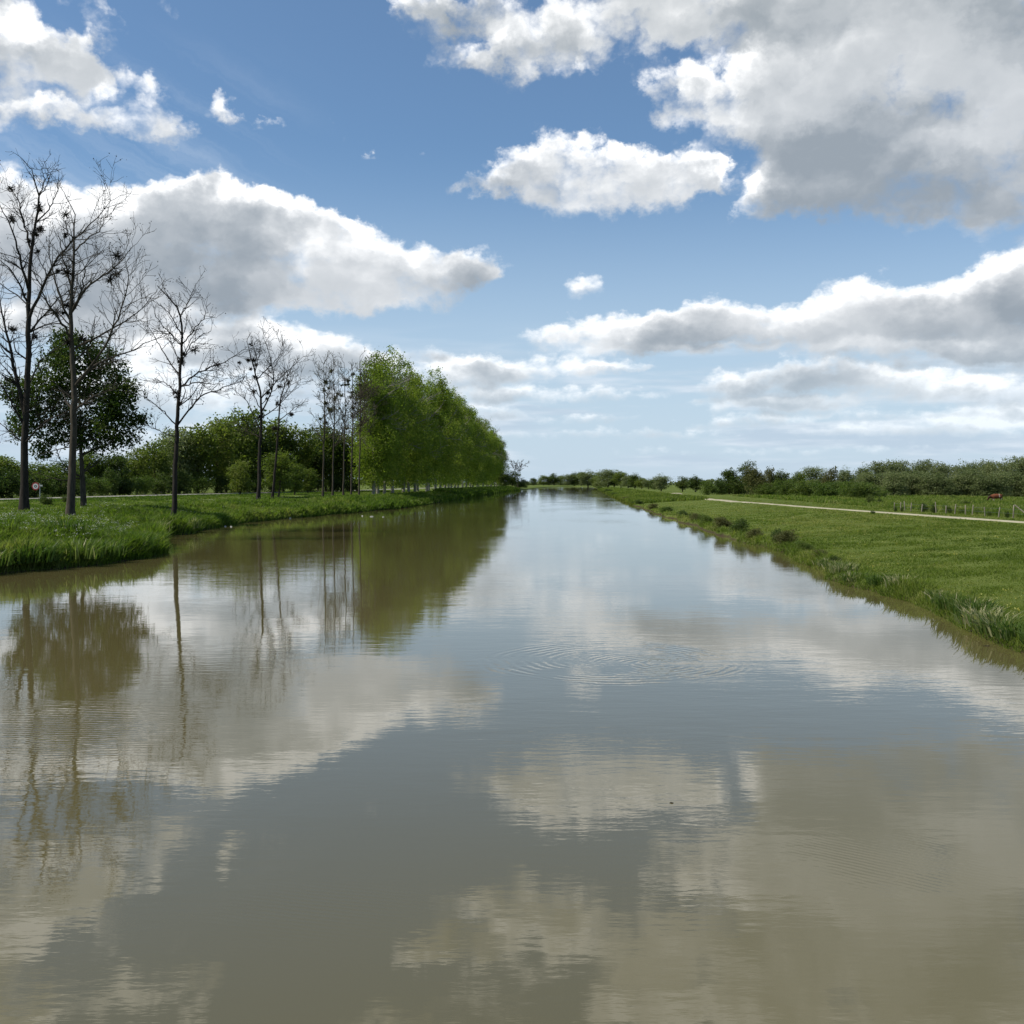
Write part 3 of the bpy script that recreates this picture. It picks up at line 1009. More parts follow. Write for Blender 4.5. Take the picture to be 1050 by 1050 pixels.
TALL = [simple_kind('young', 570 + 7 * k, 3.2, 10, .2, 'wood', 420, 9, .55, .36) for k in range(2)]


def road_Y(px):
    return np.interp(px, [-200, 0, 160, 390, 480], [95, 126, 178, 272, 420])


def ordinal(k):
    return ordn[k]


# px, top row, height class
wood_list = [(-25, 462, WOOD, 'mid'), (2, 468, WOOD, 'mid'), (22, 474, DARK, 'dark'), (45, 474, WOOD, 'mid'), (66, 472, DARK, 'dark'), (92, 463, WOOD, 'mid'), (118, 461, DARK, 'dark'), (140, 460, WOOD, 'mid'),
             (160, 450, WOOD, 'mid'), (184, 438, WILL, 'pale'), (203, 434, WOOD, 'mid'), (222, 428, WOOD, 'mid'), (243, 420, WOOD, 'mid'), (262, 422, DARK, 'dark'), (280, 428, WOOD, 'mid'),
             (300, 436, WOOD, 'mid'), (318, 440, DARK, 'dark'), (334, 438, WOOD, 'mid'), (350, 441, WOOD, 'mid'), (366, 440, DARK, 'dark'), (386, 448, WOOD, 'mid')]
shades = {'mid': 'mid green', 'dark': 'dark green', 'pale': 'pale greyish'}
for k, (px, tp, kind, sh) in enumerate(wood_list):
    Y = road_Y(px) + 10 + rng.uniform(0, 8)
    p_ = atY(px, 500, Y)
    top = atY(px, tp, Y).z
    hgt_m = top - g1(p_.x, Y)
    s = hgt_m / 9.6
    wide = max(s, .85) * (1.15 if s < .8 else 1.0)
    put_tree('woodland_tree', kind[k % len(kind)], p_.x, Y, f'{shades[sh]} tree of the wood behind the left road, {ordinal(k)} from the left', 'tree', 'trees of the wood behind the left road', s=wide, sz=s)
# second, darker rank closes the gaps
for k, px in enumerate([-10, 35, 80, 105, 130, 150, 172, 195, 232, 255, 290, 326, 342]):
    Y = road_Y(px) + 30 + rng.uniform(0, 10)
    p_ = atY(px, 500, Y)
    tp = np.interp(px, [w_[0] for w_ in wood_list], [w_[1] for w_ in wood_list]) + 9
    s = (atY(px, tp, Y).z - g1(p_.x, Y)) / 9.6
    put_tree('woodland_tree', DARK[k % 3], p_.x, Y, f'dark back rank tree deep in the left wood, {ordinal(k)} from the left', 'tree', 'dark back rank of the left wood', s=max(s, 1.0), sz=s)
# bushes along the foot of the wood
for k, px in enumerate([-12, 8, 27, 46, 62, 80, 97, 113, 130, 147, 165, 186, 205, 226, 244, 262, 284, 303, 322, 342, 360]):
    Y = road_Y(px) + 5.5 + rng.uniform(0, 2)
    p_ = atY(px, 500, Y)
    dk = k % 3 != 0  # most take the dark leaf colour, the rest bramble green
    put_tree('hedge_bush', (DBUSH[k % 2] if dk else BUSH[k % 3]), p_.x, Y, f'{"dark shaded" if dk else "lighter green"} bush at the foot of the left wood, {ordinal(k)} from the left',
             'bush', 'bushes at the foot of the left wood', s=rng.uniform(.42, .62) * (1.25 if px > 170 else 1), sz=rng.uniform(.45, .65))
# fresh green saplings round the fan shaped bare tree
for k, (px, by, tp, lab) in enumerate([(246, 511, 478, 'light green sapling left of the fan shaped bare tree'), (285, 512, 470, 'light green sapling at the foot of the bent bare tree'),
                                       (302, 511, 480, 'light green leafy sapling right of the bent bare tree'), (316, 509, 485, 'small light green sapling left of the close bare stems')]):
    Y = ybase(by, ZL) + 4
    p_ = atY(px, by, Y)
    s = (atY(px, tp, Y).z - ZL) / 9.6
    put_tree('sapling', WOOD[k], p_.x, Y, lab, 'sapling', s=s * 1.3, sz=s * 1.1)
# bushes and a bare tree past the last poplar
for k, (px, tp, Y, kd, lab) in enumerate([(517, 488, 690, DARK, 'dark green bush just past the last poplar'), (525, 487, 730, DARK, 'dark round bush under the far bare tree on the left bank'),
                                          (533, 492, 790, DBUSH, 'low dark bush sloping to the water at the far left bank'), (538, 497, 850, DBUSH, 'lowest and farthest dark bush of the left bank')]):
    p_ = atY(px, 500, Y)
    hh = 9.6 if kd is DARK else 6.8
    s = (atY(px, tp, Y).z - ZL) / hh
    put_tree('waterside_bush', kd[k % 2], p_.x, Y, lab, 'bush', s=s * 2.1, sz=s * 1.35)
bare_tree('bare_tree', 'small hazy bare tree standing above the dark bushes at the far left bank', (531, 500), 760, [(531, 500), (531, 488), (531, 478), (530, 474)],
          [(.15, (531, 488), (527, 480), (525, 475)), (.15, (531, 486), (535, 479), (538, 476)), (.12, (531, 483), (533, 478), (534, 474)), (.12, (531, 484), (528, 478), (528, 474))], .3, 97,
          mats=('bark', 'clump'), n_clump=0, extra=8, upturn=.6, dens=.5, twig=1.3)

# ------------------------------------------------------------------ far trees closing the view
far_list = [(541, 495, 1560), (547, 493, 1600), (557, 491.5, 1690), (563, 492.5, 1700), (568, 490.5, 1690), (575, 492, 1720), (582, 491, 1690), (589, 489.5, 1690), (596, 490, 1690), (603, 487.5, 1450), (611, 487.5, 1200),
            (616, 485.5, 980), (623, 482.5, 900), (630, 486.5, 900), (637, 485.5, 840), (644, 488.5, 760), (651, 486.5, 700), (658, 490.5, 640), (665, 491, 600), (671, 491.5, 560)]
for k, (px, tp, Y) in enumerate(far_list):
    p_ = atY(px, 499, Y)
    z = max(g1(p_.x, Y), 1.0)
    s = (atY(px, tp, Y).z - z) / 9.6
    kd = (WILL, DARK, WOOD)[k % 3]
    put_tree('distant_tree', kd[(k // 3) % 3], p_.x, Y, f'small far tree of the line closing the canal view, {ordinal(k)} from the left', 'tree', 'far trees closing the canal view', s=s * (2.1 if k > 9 else 3.2), sz=s * (1.1 if k > 9 else 1.7))
# the line of woods at the horizon, nobody could count it
r_ = np.random.default_rng(77)
pts, tn = [], []
for _ in range(900):
    a_ = r_.uniform(-32, 34)
    d = r_.uniform(2300, 2700)
    x, y = d * math.tan(R(a_)), d
    hh = r_.uniform(6, 13) * (1 + .35 * lattice(np.array([x]), np.array([0.0]), 90, 3)[0])
    n = 34
    q = r_.normal(size=(n, 3))
    q /= np.linalg.norm(q, axis=1)[:, None]
    q *= np.array([9, 7, hh * .55]) * r_.uniform(.5, 1, (n, 1))
    pts.append(q + np.array([x, y, 1 + hh * .5]))
    tn.append(np.clip(r_.normal(.45, .15) + r_.normal(0, .1, n), 0, 1))
v, f, t4 = leaf_quads(np.concatenate(pts), 6.0, r_, .2, np.concatenate(tn))
o = link('far_woods', np_mesh('far_woods', v, f, M['willow'], t4))
set_props(o, 'low band of far woods along the flat horizon', 'woods', kind='stuff')

# ------------------------------------------------------------------ right bank trees
for k, (px, tp, by, wpx, kd, lab) in enumerate([
        (678, 486, 503, 10, WILL, 'single round tree standing free right of the far tree line'),
        (700, 489, 505, 8, DARK, 'small dark round tree left of its twin where the track bends'),
        (713, 487.5, 505, 9, DARK, 'darkest round tree, right one of the pair where the track bends'),
        (748, 480, 505, 12, DARK, 'dark bushy tree left of the tallest tree of the right bank'),
        (767, 474, 505, 11, DARK, 'tallest dark tree rising from the scrub right of the track bend'),
        (800, 482, 505, 13, DARK, 'broad dark tree in the middle of the right scrub'),
        (818, 484, 505, 10, WOOD, 'mid green tree between the two broad dark trees of the scrub'),
        (836, 479, 505, 14, WILL, 'broad grey green tree right of the middle scrub'),
        (866, 479, 505, 9, WILL, 'thin open pale tree just left of the willow belt')]):
    Y = {678: 430, 700: 395, 713: 385}.get(px, 300 + (k % 3) * 14)
    p_ = atY(px, 500, Y)
    z = g1(p_.x, Y)
    s = (atY(px, tp, Y).z - z) / 9.6
    put_tree('field_tree', kd[k % len(kd)], p_.x, Y, lab, 'tree', s=wpx / F * Y / 3.0, sz=s * 1.03)
for k, (px, tp, by, wpx, kd, lab) in enumerate([
        (775, 485, 0, 12, BRUSH, 'reddish brown dry bush right of the tallest scrub tree'), (788, 486, 0, 8, BRUSH, 'smaller brown dry bush left of the broad dark tree'),
        (851, 485, 0, 8, BRUSH, 'brown dry bush between grey green tree and willow belt'), (726, 495, 0, 10, BUSH, 'low green bush right of the dark pair of trees'),
        (738, 492, 0, 9, DBUSH, 'dark low bush below the bushy scrub tree'), (757, 491, 0, 10, DBUSH, 'dark bush at the foot of the tallest scrub tree'),
        (815, 492, 0, 10, DBUSH, 'dark bush below the middle scrub trees'), (876, 490, 0, 8, DBUSH, 'dark bush closing the gap before the willow belt')]):
    Y = 285 + (k % 3) * 6
    p_ = atY(px, 500, Y)
    s = (atY(px, tp, Y).z - g1(p_.x, Y)) / 6.6
    put_tree('scrub_bush', kd[k % 2], p_.x, Y, lab, 'bush', s=wpx / F * Y / 4.0, sz=s * 1.15)
# the willow belt on the right
wl_ = [(886, 475), (899, 473), (911, 471.5), (923, 471), (936, 474), (949, 471), (961, 473), (973, 476), (985, 472), (997, 474), (1008, 471), (1020, 472), (1031, 469), (1043, 468), (1056, 466), (1070, 467), (1086, 466)]
for k, (px, tp) in enumerate(wl_):
    Y = 262 + rng.uniform(-6, 10)
    p_ = atY(px, 500, Y)
    s = (atY(px, tp, Y).z - g1(p_.x, Y)) / 9.6
    put_tree('willow_tree', WILL[k % 4], p_.x, Y, f'grey green willow in the belt behind the pasture, {ordinal(k)} from its left end', 'tree', 'willows of the belt behind the pasture', s=s * 1.0, sz=s)
for k, px in enumerate([890, 904, 917, 930, 943, 956, 969, 982, 995, 1009, 1023, 1037, 1051, 1066]):
    Y = 246 + rng.uniform(-5, 5)
    p_ = atY(px, 500, Y)
    tp = 484 + rng.uniform(-3, 4)
    s = (atY(px, tp, Y).z - g1(p_.x, Y)) / 9.6
    put_tree('young_willow', WILL[(k * 3 + 1) % 4], p_.x, Y, f'low young willow at the foot of the belt, {ordinal(k)} from its left end', 'tree', 'low willows at the foot of the belt', s=s * 1.6, sz=s * 1.25, z=g1(p_.x, Y) - 1.4)

# scrub hedge along the far side of the track
for k in range(24):
    px = 742 + k * 6.4 + rng.uniform(-2, 2)
    by = np.interp(px, [742, 890], [505.5, 511]) + rng.uniform(-1.2, 1.4)
    p_ = at(px, by, GR)
    p_.x = max(p_.x, 44.5)
    put_tree('bramble_bush', BUSH[k % 3], p_.x, p_.y, f'green bramble bush of the hedge beyond the track, {ordinal(k)} from the left', 'bush', 'bramble hedge beyond the track', s=rng.uniform(.62, .85), sz=rng.uniform(.42, .60))
# dark bushes and tussocks in the pasture and by the fence
spots = [(892, 517, 6.0, 10, 'largest dark bush alone at the left end of the pasture fence'), (902, 517, 4, 6, 'small dark bush right of the largest one at the fence'),
         (895, 527, 3.5, 4.5, 'tiny dark bush on the near edge of the track'), (918, 524.5, 2, 5, 'small dark bush at the first fence posts'), (924.5, 524.5, 2, 5.5, 'small upright dark bush between the first fence posts'),
         (947, 525, 5, 9, 'dark green bush left of the darkest fence bush'), (957, 526, 4.5, 10, 'darkest bush of the fence line, by a tall pale post'), (972, 526, 6, 8, 'dull green bush in the middle of the fence line'),
         (990, 518, 7, 5, 'low dark bush in the pasture left of the cow'), (978, 512, 6, 4, 'flat bush in the pasture far left of the cow'), (1014, 529, 4, 6, 'green bush below the cow by the fence'),
         (1033, 531, 3, 7, 'dark bush left of the braced corner post'), (935, 507, 5, 3, 'flat distant bush before the willow foot'), (1003, 527, 5, 5, 'pale green bush between middle fence posts'),
         (960, 506, 5, 3.5, 'second flat distant bush before the willow foot'), (986, 527, 4, 6, 'small green bush left of the middle posts')]
for k, (px, by, hw, hp, lab) in enumerate(spots):
    p_ = at(px, by, GR)
    s = hw * p_.y / F / 5.4
    kd = DBUSH if 'dark' in lab else BUSH
    put_tree('pasture_bush', kd[k % 2], p_.x, p_.y, lab, 'bush', s=s * 1.15, sz=hp * p_.y / F / 6.4)

# shrubs along the right waterline
sh = [(606, 501.5, 3, 2.2, 0), (616, 505, 4, 2.6, 0), (630, 509, 4, 3, 0), (644, 513.5, 5, 3.5, 1), (657, 518, 5, 4, 0), (670, 523, 6, 6, 1), (682, 527, 6, 6, 0), (694, 532, 7, 6, 0), (706, 536, 7, 9, 1),
      (719, 540, 7, 9, 0), (735, 545, 10, 14, 1), (752, 550, 9, 13, 0), (766, 555, 9, 12, 1), (780, 559, 8, 11, 0), (796, 562, 12, 17, 1), (815, 569, 9, 10, 0), (836, 577, 10, 12, 1), (851, 582, 7, 8, 0)]
for k, (px, by, hw, hp, br) in enumerate(sh):
    p_ = at(px, by, .12)
    x = float(xR(p_.y)) + .55
    s = hw * p_.y / F / 5.2
    lab = f'{"brownish dry" if br else "green leafy"} shrub on the right waterline, {ordinal(k)} from the far end'
    put_tree('waterside_shrub', (BRUSH if br else (DBUSH if k % 3 else BUSH))[k % 2], x, p_.y, lab, 'shrub', 'shrubs along the right waterline', s=s * 1.5, sz=hp * p_.y / F / (7.4 if br else 5.2), z=g1(x, p_.y) - .05)


# ------------------------------------------------------------------ reed and iris clumps
def reed_mesh(name, seed, n, h, spread, dry=.15):
    r = np.random.default_rng(seed)
    b0 = r.normal(size=(n, 2)) * spread
    out = b0 / (np.linalg.norm(b0, axis=1)[:, None] + 1e-6) * r.uniform(.05, .5, (n, 1)) * h + r.normal(size=(n, 2)) * .12 * h
    hh = h * r.uniform(.45, 1.1, n)
    w = r.uniform(.012, .026, n)
    an = r.uniform(0, 6.28, n)
    dx_ = np.stack([np.cos(an), np.sin(an)], 1) * w[:, None]
    P0 = np.c_[b0, np.full(n, -.05)]
    P1 = np.c_[b0 + out * .35, hh * .62]
    P2 = np.c_[b0 + out, hh * r.uniform(.8, 1.05, n)]
    z = np.zeros((n, 1))
    D_ = np.c_[dx_, z]
    v = np.stack([P0 - D_, P0 + D_, P1 + D_ * .8, P1 - D_ * .8, P2 + D_ * .15, P2 - D_ * .15], 1).reshape(-1, 3)
    i = np.arange(n)[:, None] * 6
    f = np.concatenate([i + np.array([[0, 1, 2, 3]]), i + np.array([[3, 2, 4, 5]])])
    tint = np.where(r.uniform(size=n) < dry, r.uniform(.8, 1, n), r.uniform(.0, .6, n))
    return np_mesh(name, v, f, M['reed'], np.repeat(tint, 6))


REED = [reed_mesh('reed_clump', 600 + k, 210, .62, .26, (.05, .16, .6)[k]) for k in range(3)]
rd = [(858, 584, 1.0, 0), (868, 589, 1.1, 0), (880, 593, 1.1, 2), (893, 599, 1.0, 1), (906, 604, .9, 0), (918, 608, 1.0, 2), (936, 613, .7, 0), (952, 619, .7, 1), (966, 625, 1.0, 1), (978, 630, 1.1, 0), (990, 635, 1.0, 0),
      (1003, 640, 1.1, 1), (1014, 645, 1.1, 2), (1026, 650, 1.2, 2), (1036, 655, 1.2, 0), (1047, 660, 1.1, 1), (1062, 668, 1.1, 0)]
for k, (px, by, s, kd) in enumerate(rd):
    p_ = at(px, by, .05)
    x = float(xR(p_.y)) + rng.uniform(.1, .5)
    o = link('reed_clump', REED[kd])
    o.location = (x, p_.y, g1(x, p_.y) - .03)
    o.rotation_euler = (0, 0, rng.uniform(0, 6.28))
    o.scale = (s * .9, s * .9, s * rng.uniform(.5, .72))
    lk = ('fresh green', 'green and straw streaked', 'mostly straw coloured')[kd]
    set_props(o, f'{lk} reed clump on the right waterline, {ordinal(len(rd) - 1 - k)} from the nearest end', 'reeds', 'reed clumps along the right waterline')

# weeds on the left grassy point
wd = [(8, 578, 1.3, 0), (30, 576, 1.2, 0), (52, 574, 1.6, 0), (76, 573, 1.2, 0), (98, 570, 1.5, 0), (118, 567, 1.3, 0), (138, 562, 1.4, 1), (152, 557, 1.3, 0), (66, 562, 1.4, 1), (112, 556, 1.2, 0), (172, 544, 1.6, 0), (196, 540, 1.5, 1)]
for k, (px, by, s, kd) in enumerate(wd):
    p_ = at(px, by, .5)
    x = min(p_.x, float(xL(p_.y)) - .3)
    o = link('weed_clump', REED[kd])
    o.location = (x, p_.y, g1(x, p_.y) - .04)
    o.rotation_euler = (0, 0, rng.uniform(0, 6.28))
    o.scale = (s * 1.3, s * 1.3, s)
    lk = ('fresh green', 'green and straw streaked', 'mostly straw coloured')[kd]
    rank = sorted(range(len(wd)), key=lambda j: wd[j][0]).index(k)
    set_props(o, f'{lk} weed clump on the left grassy bank, {ordinal(rank)} from the left', 'weeds', 'weed clumps on the left grassy bank')
for px, by, hw, hp, lab in [(96, 549, 11, 7, 'low dark weedy bush in the middle of the left grassy point'), (132, 556, 9, 6, 'low dark weedy bush near the tip of the left grassy point'),
                            (205, 540, 12, 8, 'dark weedy bush overhanging the inlet behind the slender bare tree'), (20, 560, 9, 5, 'low weedy bush at the left end of the grassy point')]:
    p_ = at(px, by, 1.0)
    x = min(p_.x, float(xL(p_.y)) - .5)
    put_tree('weedy_bush', (BUSH if px == 20 else DBUSH)[0], x, p_.y, lab, 'bush', s=hw * p_.y / F / 5.0, sz=hp * p_.y / F / 5.5)

# ------------------------------------------------------------------ grass and flowers (stuff)
def blades(x, y, h, w, r, tint, lean=.45, sink=.03):
    n = len(x)
    z = gz(x, y) - sink
    an = r.uniform(0, 6.28, n)
    D_ = np.stack([np.cos(an) * w, np.sin(an) * w, np.zeros(n)], 1)
    L_ = r.normal(size=(n, 2)) * lean * h[:, None]
    P0 = np.stack([x, y, z], 1)
    P1 = P0 + np.c_[L_ * .35, h * .6]
    P2 = P0 + np.c_[L_, h]
    v = np.stack([P0 - D_, P0 + D_, P1 + D_ * .75, P1 - D_ * .75, P2], 1).reshape(-1, 3)
    i = np.arange(n)[:, None] * 5
    tri = np.concatenate([i + np.array([[0, 1, 2]]), i + np.array([[0, 2, 3]]), i + np.array([[3, 2, 4]])])
    return v, tri, np.repeat(tint, 5)


def zone(name, n, Y0, Y1, side, s0, s1, hfun, seed, material, label, cat, wk=.00055, wmin=.011, power=1.0, lean=.45, tadd=0.0, keep=None):
    r = np.random.default_rng(seed)
    y = 1 / r.uniform(1 / Y1, 1 / Y0, n)
    s = s0 + (s1 - s0) * r.uniform(0, 1, n) ** power
    x = (xL(y) - s) if side < 0 else (xR(y) + s)
    px = 525 + F * x / y
    k = (px > -130) & (px < 1190)
    if keep is not None:
        k &= keep(x, y, s)
    x, y, s = x[k], y[k], s[k]
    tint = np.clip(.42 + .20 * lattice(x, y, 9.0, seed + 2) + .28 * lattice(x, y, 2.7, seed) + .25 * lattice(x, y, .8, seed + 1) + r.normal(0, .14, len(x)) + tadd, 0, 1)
    h = hfun(x, y, s, r)
    w = np.maximum(wmin, wk * y) * r.uniform(.7, 1.3, len(x))
    v, f, t5 = blades(x, y, h, w, r, tint, lean)
    o = link(name, np_mesh(name, v, f, material, t5))
    set_props(o, label, cat, kind='stuff')
    return o


PATH_X = lambda y: np.interp(y, [-100, 60, 79, 122, 180, 231, 290, 367, 420], [41, 39.3, 38.6, 37.4, 37.4, 39, 45, 58, 70])


def off_path(x, y, s):
    return np.abs(x - PATH_X(y)) > 1.75


def hl(x, y, s, r):
    tus = np.clip(.5 + .4 * lattice(x, y, 1.9, 41) + .35 * lattice(x, y, .7, 43), 0, 1.2)
    lip = np.exp(-((s - .6) / .9) ** 2)
    return (.26 + .45 * tus ** 1.5 + (.18 + .5 * np.clip(lattice(x, y, 2.1, 47) + .2, 0, 1)) * lip) * r.uniform(.55, 1.15, len(x)) * (1 - .72 * smooth01((s - 8) / 9))


ROAD_X = lambda y: np.interp(y, [60, 100, 126, 178, 272, 420, 700], [-66, -64.5, -62.5, -60, -46, -44, -34])


def off_road(x, y, s):
    return np.abs(x - ROAD_X(y)) > 2.9


zone('grass', 165000, 44, 100, -1, -.15, 26, hl, 21, M['tallgrass'], 'lush tall grass covering the left bank and its grassy point', 'grass', keep=off_road, power=1.35)
zone('grass', 90000, 95, 330, -1, -.2, 22, hl, 22, M['tallgrass'], 'bright grass along the left bank under the bare trees', 'grass', wk=.0005, keep=off_road, power=1.4)
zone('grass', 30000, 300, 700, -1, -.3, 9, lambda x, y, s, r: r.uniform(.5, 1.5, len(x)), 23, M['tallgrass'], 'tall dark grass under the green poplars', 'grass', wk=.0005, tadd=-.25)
zone('grass', 40000, 110, 330, -1, 20, 44, lambda x, y, s, r: r.uniform(.08, .2, len(x)), 26, M['tallgrass'], 'rough verge grass beside the left gravel road', 'grass', wk=.0005, keep=off_road)


def hr(x, y, s, r):
    tus = .5 + .5 * lattice(x, y, 1.1, 51)
    lip = np.exp(-((s - .4) / .7) ** 2)
    return (.06 + .15 * tus ** 2 + .30 * lip * (.4 + .9 * np.clip(lattice(x, y, 2.3, 57), 0, 1))) * r.uniform(.55, 1.25, len(x)) * np.clip(1.5 - y / 190, .45, 1)


zone('grass', 260000, 23, 75, 1, -.3, 30, hr, 31, M['grass'], 'short green meadow grass between the water and the track', 'grass', power=1.15, keep=off_path, wk=.00042, wmin=.008, lean=.6)
zone('grass', 110000, 70, 230, 1, -.1, 32, hr, 32, M['grass'], 'short meadow grass on the farther right bank', 'grass', keep=off_path, wk=.00045, lean=.6)
zone('grass', 36000, 200, 900, 1, -.3, 14, lambda x, y, s, r: r.uniform(.3, .8, len(x)), 33, M['grass'], 'grass edging the far right bank', 'grass', wk=.0005, power=1.6)
zone('grass', 100000, 72, 260, 1, 27, 75, lambda x, y, s, r: (.2 + .45 * (.5 + .5 * lattice(x, y, 3.0, 61))) * r.uniform(.6, 1.3, len(x)), 34, M['tallgrass'],
     'rough pasture grass beyond the track', 'grass', wk=.0005, keep=off_path, tadd=.05)


def flowers(name, label, n, pxr, pyr, z0, hr_, size, material, seed, per=5, spread=.1, clump=6.0):
    r = np.random.default_rng(seed)
    px = r.uniform(*pxr, n)
    py = r.uniform(*pyr, n)
    d = [at(a, b_, z0) for a, b_ in zip(px, py)]
    x = np.array([q.x for q in d]); y = np.array([q.y for q in d])
    k = (lattice(x, y, clump, seed) > -.05) & ((x < xL(y) - .8) | (x > xR(y) + .8)) & (np.abs(x - PATH_X(y)) > 2) & (np.abs(x - ROAD_X(y)) > 3.0)
    x, y = x[k], y[k]
    z = gz(x, y) + r.uniform(*hr_, len(x))
    c = np.repeat(np.stack([x, y, z], 1), per, 0) + r.normal(size=(len(x) * per, 3)) * np.array([spread, spread, spread * .25])
    v, f, t4 = leaf_quads(c, size, r, 2.0)
    o = link(name, np_mesh(name, v, f, material, t4))
    set_props(o, label, 'wild flowers', kind='stuff')


flowers('cow_parsley', 'drift of white cow parsley heads at the feet of the two left trees', 520, (-10, 135), (523, 545), 2.2, (.45, .95), .05, M['umbel'], 81, 8, .12)
flowers('cow_parsley', 'white flower heads scattered in the grass along the left bank', 420, (80, 330), (508, 526), 2.2, (.4, .8), .06, M['umbel'], 82, 6, .12)
flowers('cow_parsley', 'few white flowers low on the grassy point beside the water', 60, (40, 120), (548, 572), 1.2, (.3, .6), .05, M['umbel'], 83, 6, .08)
flowers('buttercup', 'tiny yellow green flowers dotted over the right meadow', 900, (760, 1050), (530, 640), 1.1, (.10, .2), .06, M['yellow'], 84, 4, .12, 4.0)


# ------------------------------------------------------------------ track, road
def strip(name, ycurve, xf, width, lift, material, grow=0):
    width = width + (np.clip(ycurve - 150, 0, 200) * .012 * grow)[:, None]
    yy = ycurve
    x = xf(yy)
    for _ in range(6):
        x[1:-1] = x[1:-1] * .5 + (x[:-2] + x[2:]) * .25
    d = np.gradient(np.stack([x, yy], 1), axis=0)
    d /= np.linalg.norm(d, axis=1)[:, None]
    nx = np.stack([d[:, 1], -d[:, 0]], 1)
    k = np.linspace(-1, 1, 7)
    ed = 1 + .22 * lattice(yy, yy * 0, 2.9, 5) + .25 * lattice(yy, yy * 0, 9.0, 7)
    Xs = x[:, None] + nx[:, :1] * k * width / 2 * ed[:, None]
    Ys = yy[:, None] + nx[:, 1:] * k * width / 2
    Zs = gz(Xs.ravel(), Ys.ravel()).reshape(Xs.shape) - .03 + (lift + .03 + .0014 * np.clip(yy - 180, 0, 130)[:, None] * grow) * (1 - k ** 4)
    n = len(yy)
    i = np.arange(n - 1)[:, None] * 7
    j = np.arange(6)[None, :]
    f = np.stack([i + j, i + j + 1, i + 7 + j + 1, i + 7 + j], -1).reshape(-1, 4)
    o = link(name, np_mesh(name, np.stack([Xs, Ys, Zs], -1).reshape(-1, 3), f, material, smooth=True))
    set_props(o, kind='structure')


def gravel(name, c1, c2):
    m, t, p = mat(name)
    g = t.new('ShaderNodeNewGeometry').outputs['Position']
    n = t.m('ADD', t.m('MULTIPLY', t.noise(g, .6, 5, .6), .6), t.m('MULTIPLY', t.noise(g, 9, 4, .7), .4))
    t.put(p.inputs['Base Color'], t.mix(t.mapr(n, .35, .65), c1, c2))
    p.inputs['Roughness'].default_value = .95
    p.inputs['Specular IOR Level'].default_value = .1
    return m


strip('gravel_track', np.concatenate([np.arange(30, 240, 1.5), np.arange(240, 322, 3.0)]), PATH_X, 1.5, .08, gravel('pale_gravel', (.25, .225, .15), (.38, .345, .24)), 1)
strip('road', np.arange(60, 700, 3.0), ROAD_X, 5.0, .12, gravel('road_gravel', (.20, .19, .165), (.29, .275, .235)))

# ------------------------------------------------------------------ pasture fence
M['post'] = bark_mat('weathered_post', (.09, .08, .055), (.26, .23, .17), 9)
m, t, p = mat('fence_wire')
p.inputs['Base Color'].default_value = (.25, .25, .25, 1)
p.inputs['Metallic'].default_value = .8
p.inputs['Roughness'].default_value = .5
M['wire'] = m
posts = [(917, 523, 1.0), (923.5, 523.5, 1.1), (928, 524, 1.25), (934, 524.5, 1.1), (945, 525.3, 1.0), (960, 526.2, 1.35), (970, 526.8, .95), (979, 527.4, 1.15), (990, 528, 1.1), (997, 528.6, 1.15), (1010, 529.4, 1.0),
         (1024, 530.4, 1.05), (1039, 531.6, 1.35), (1052, 532.4, 1.1), (1066, 533.4, 1.1), (1082, 534.6, 1.1)]
p0 = at(posts[0][0], posts[0][1], GR)
fe = thing('pasture_fence', (p0.x, p0.y, g1(p0.x, p0.y)), 'old wire fence on leaning pale wooden posts beyond the track', 'fence')
tops = []
for (px, by, hh) in posts:
    hh *= .84
    q = at(px, by, GR) - p0
    b_ = Buf()
    lx, ly = rng.normal() * .07, rng.normal() * .05
    b_.tube([(q.x, q.y, -.3), (q.x, q.y, 0), (q.x + lx * .5, q.y + ly * .5, hh * .5), (q.x + lx, q.y + ly, hh), (q.x + lx, q.y + ly, hh + .02)], [.06, .06, .055, .05, .01], 7)
    link('post', b_.mesh('post', M['post']), fe)
    tops.append((q.x + lx, q.y + ly, hh))
q = at(1039, 531.6, GR) - p0
b_ = Buf()
b_.tube([(q.x + .95, q.y - 1.6, -.1), (q.x + .5, q.y - .8, .55), (q.x + .06, q.y - .1, 1.15)], [.06, .055, .05], 6)
link('brace', b_.mesh('brace', M['post']), fe)
for fr in (.45, .85):
    b_ = Buf()
    b_.tube([(a[0], a[1], a[2] * 0 + .9 * fr) for a in tops], [.006] * len(tops), 4)
    link('wire', b_.mesh('wire', M['wire']), fe)

# ------------------------------------------------------------------ road sign on the left
def plain(name, c, rough=.6, metal=0.0):
    m, t, p = mat(name)
    g = t.new('ShaderNodeTexCoord').outputs['Object']
    n = t.noise(g, 14, 4, .6)
    t.put(p.inputs['Base Color'], t.mix(n, tuple(x * .85 for x in c), tuple(min(1, x * 1.1) for x in c)))
    p.inputs['Roughness'].default_value = rough
    p.inputs['Metallic'].default_value = metal
    return m


SY = 112.0
b0 = atY(41, 515, SY)
gzs = g1(b0.x, SY)
sg = thing('road_sign', (b0.x, SY, gzs), 'round red rimmed road sign on a thin grey post between two left trunks', 'sign')
zc = atY(36, 498.6, SY).z - gzs
b_ = Buf()
b_.tube([(0, 0, -.3), (0, 0, 1), (0, 0, zc + .3)], [.04, .04, .04], 8)
link('post', b_.mesh('post', plain('galvanised', (.42, .43, .43), .45, .6)), sg)


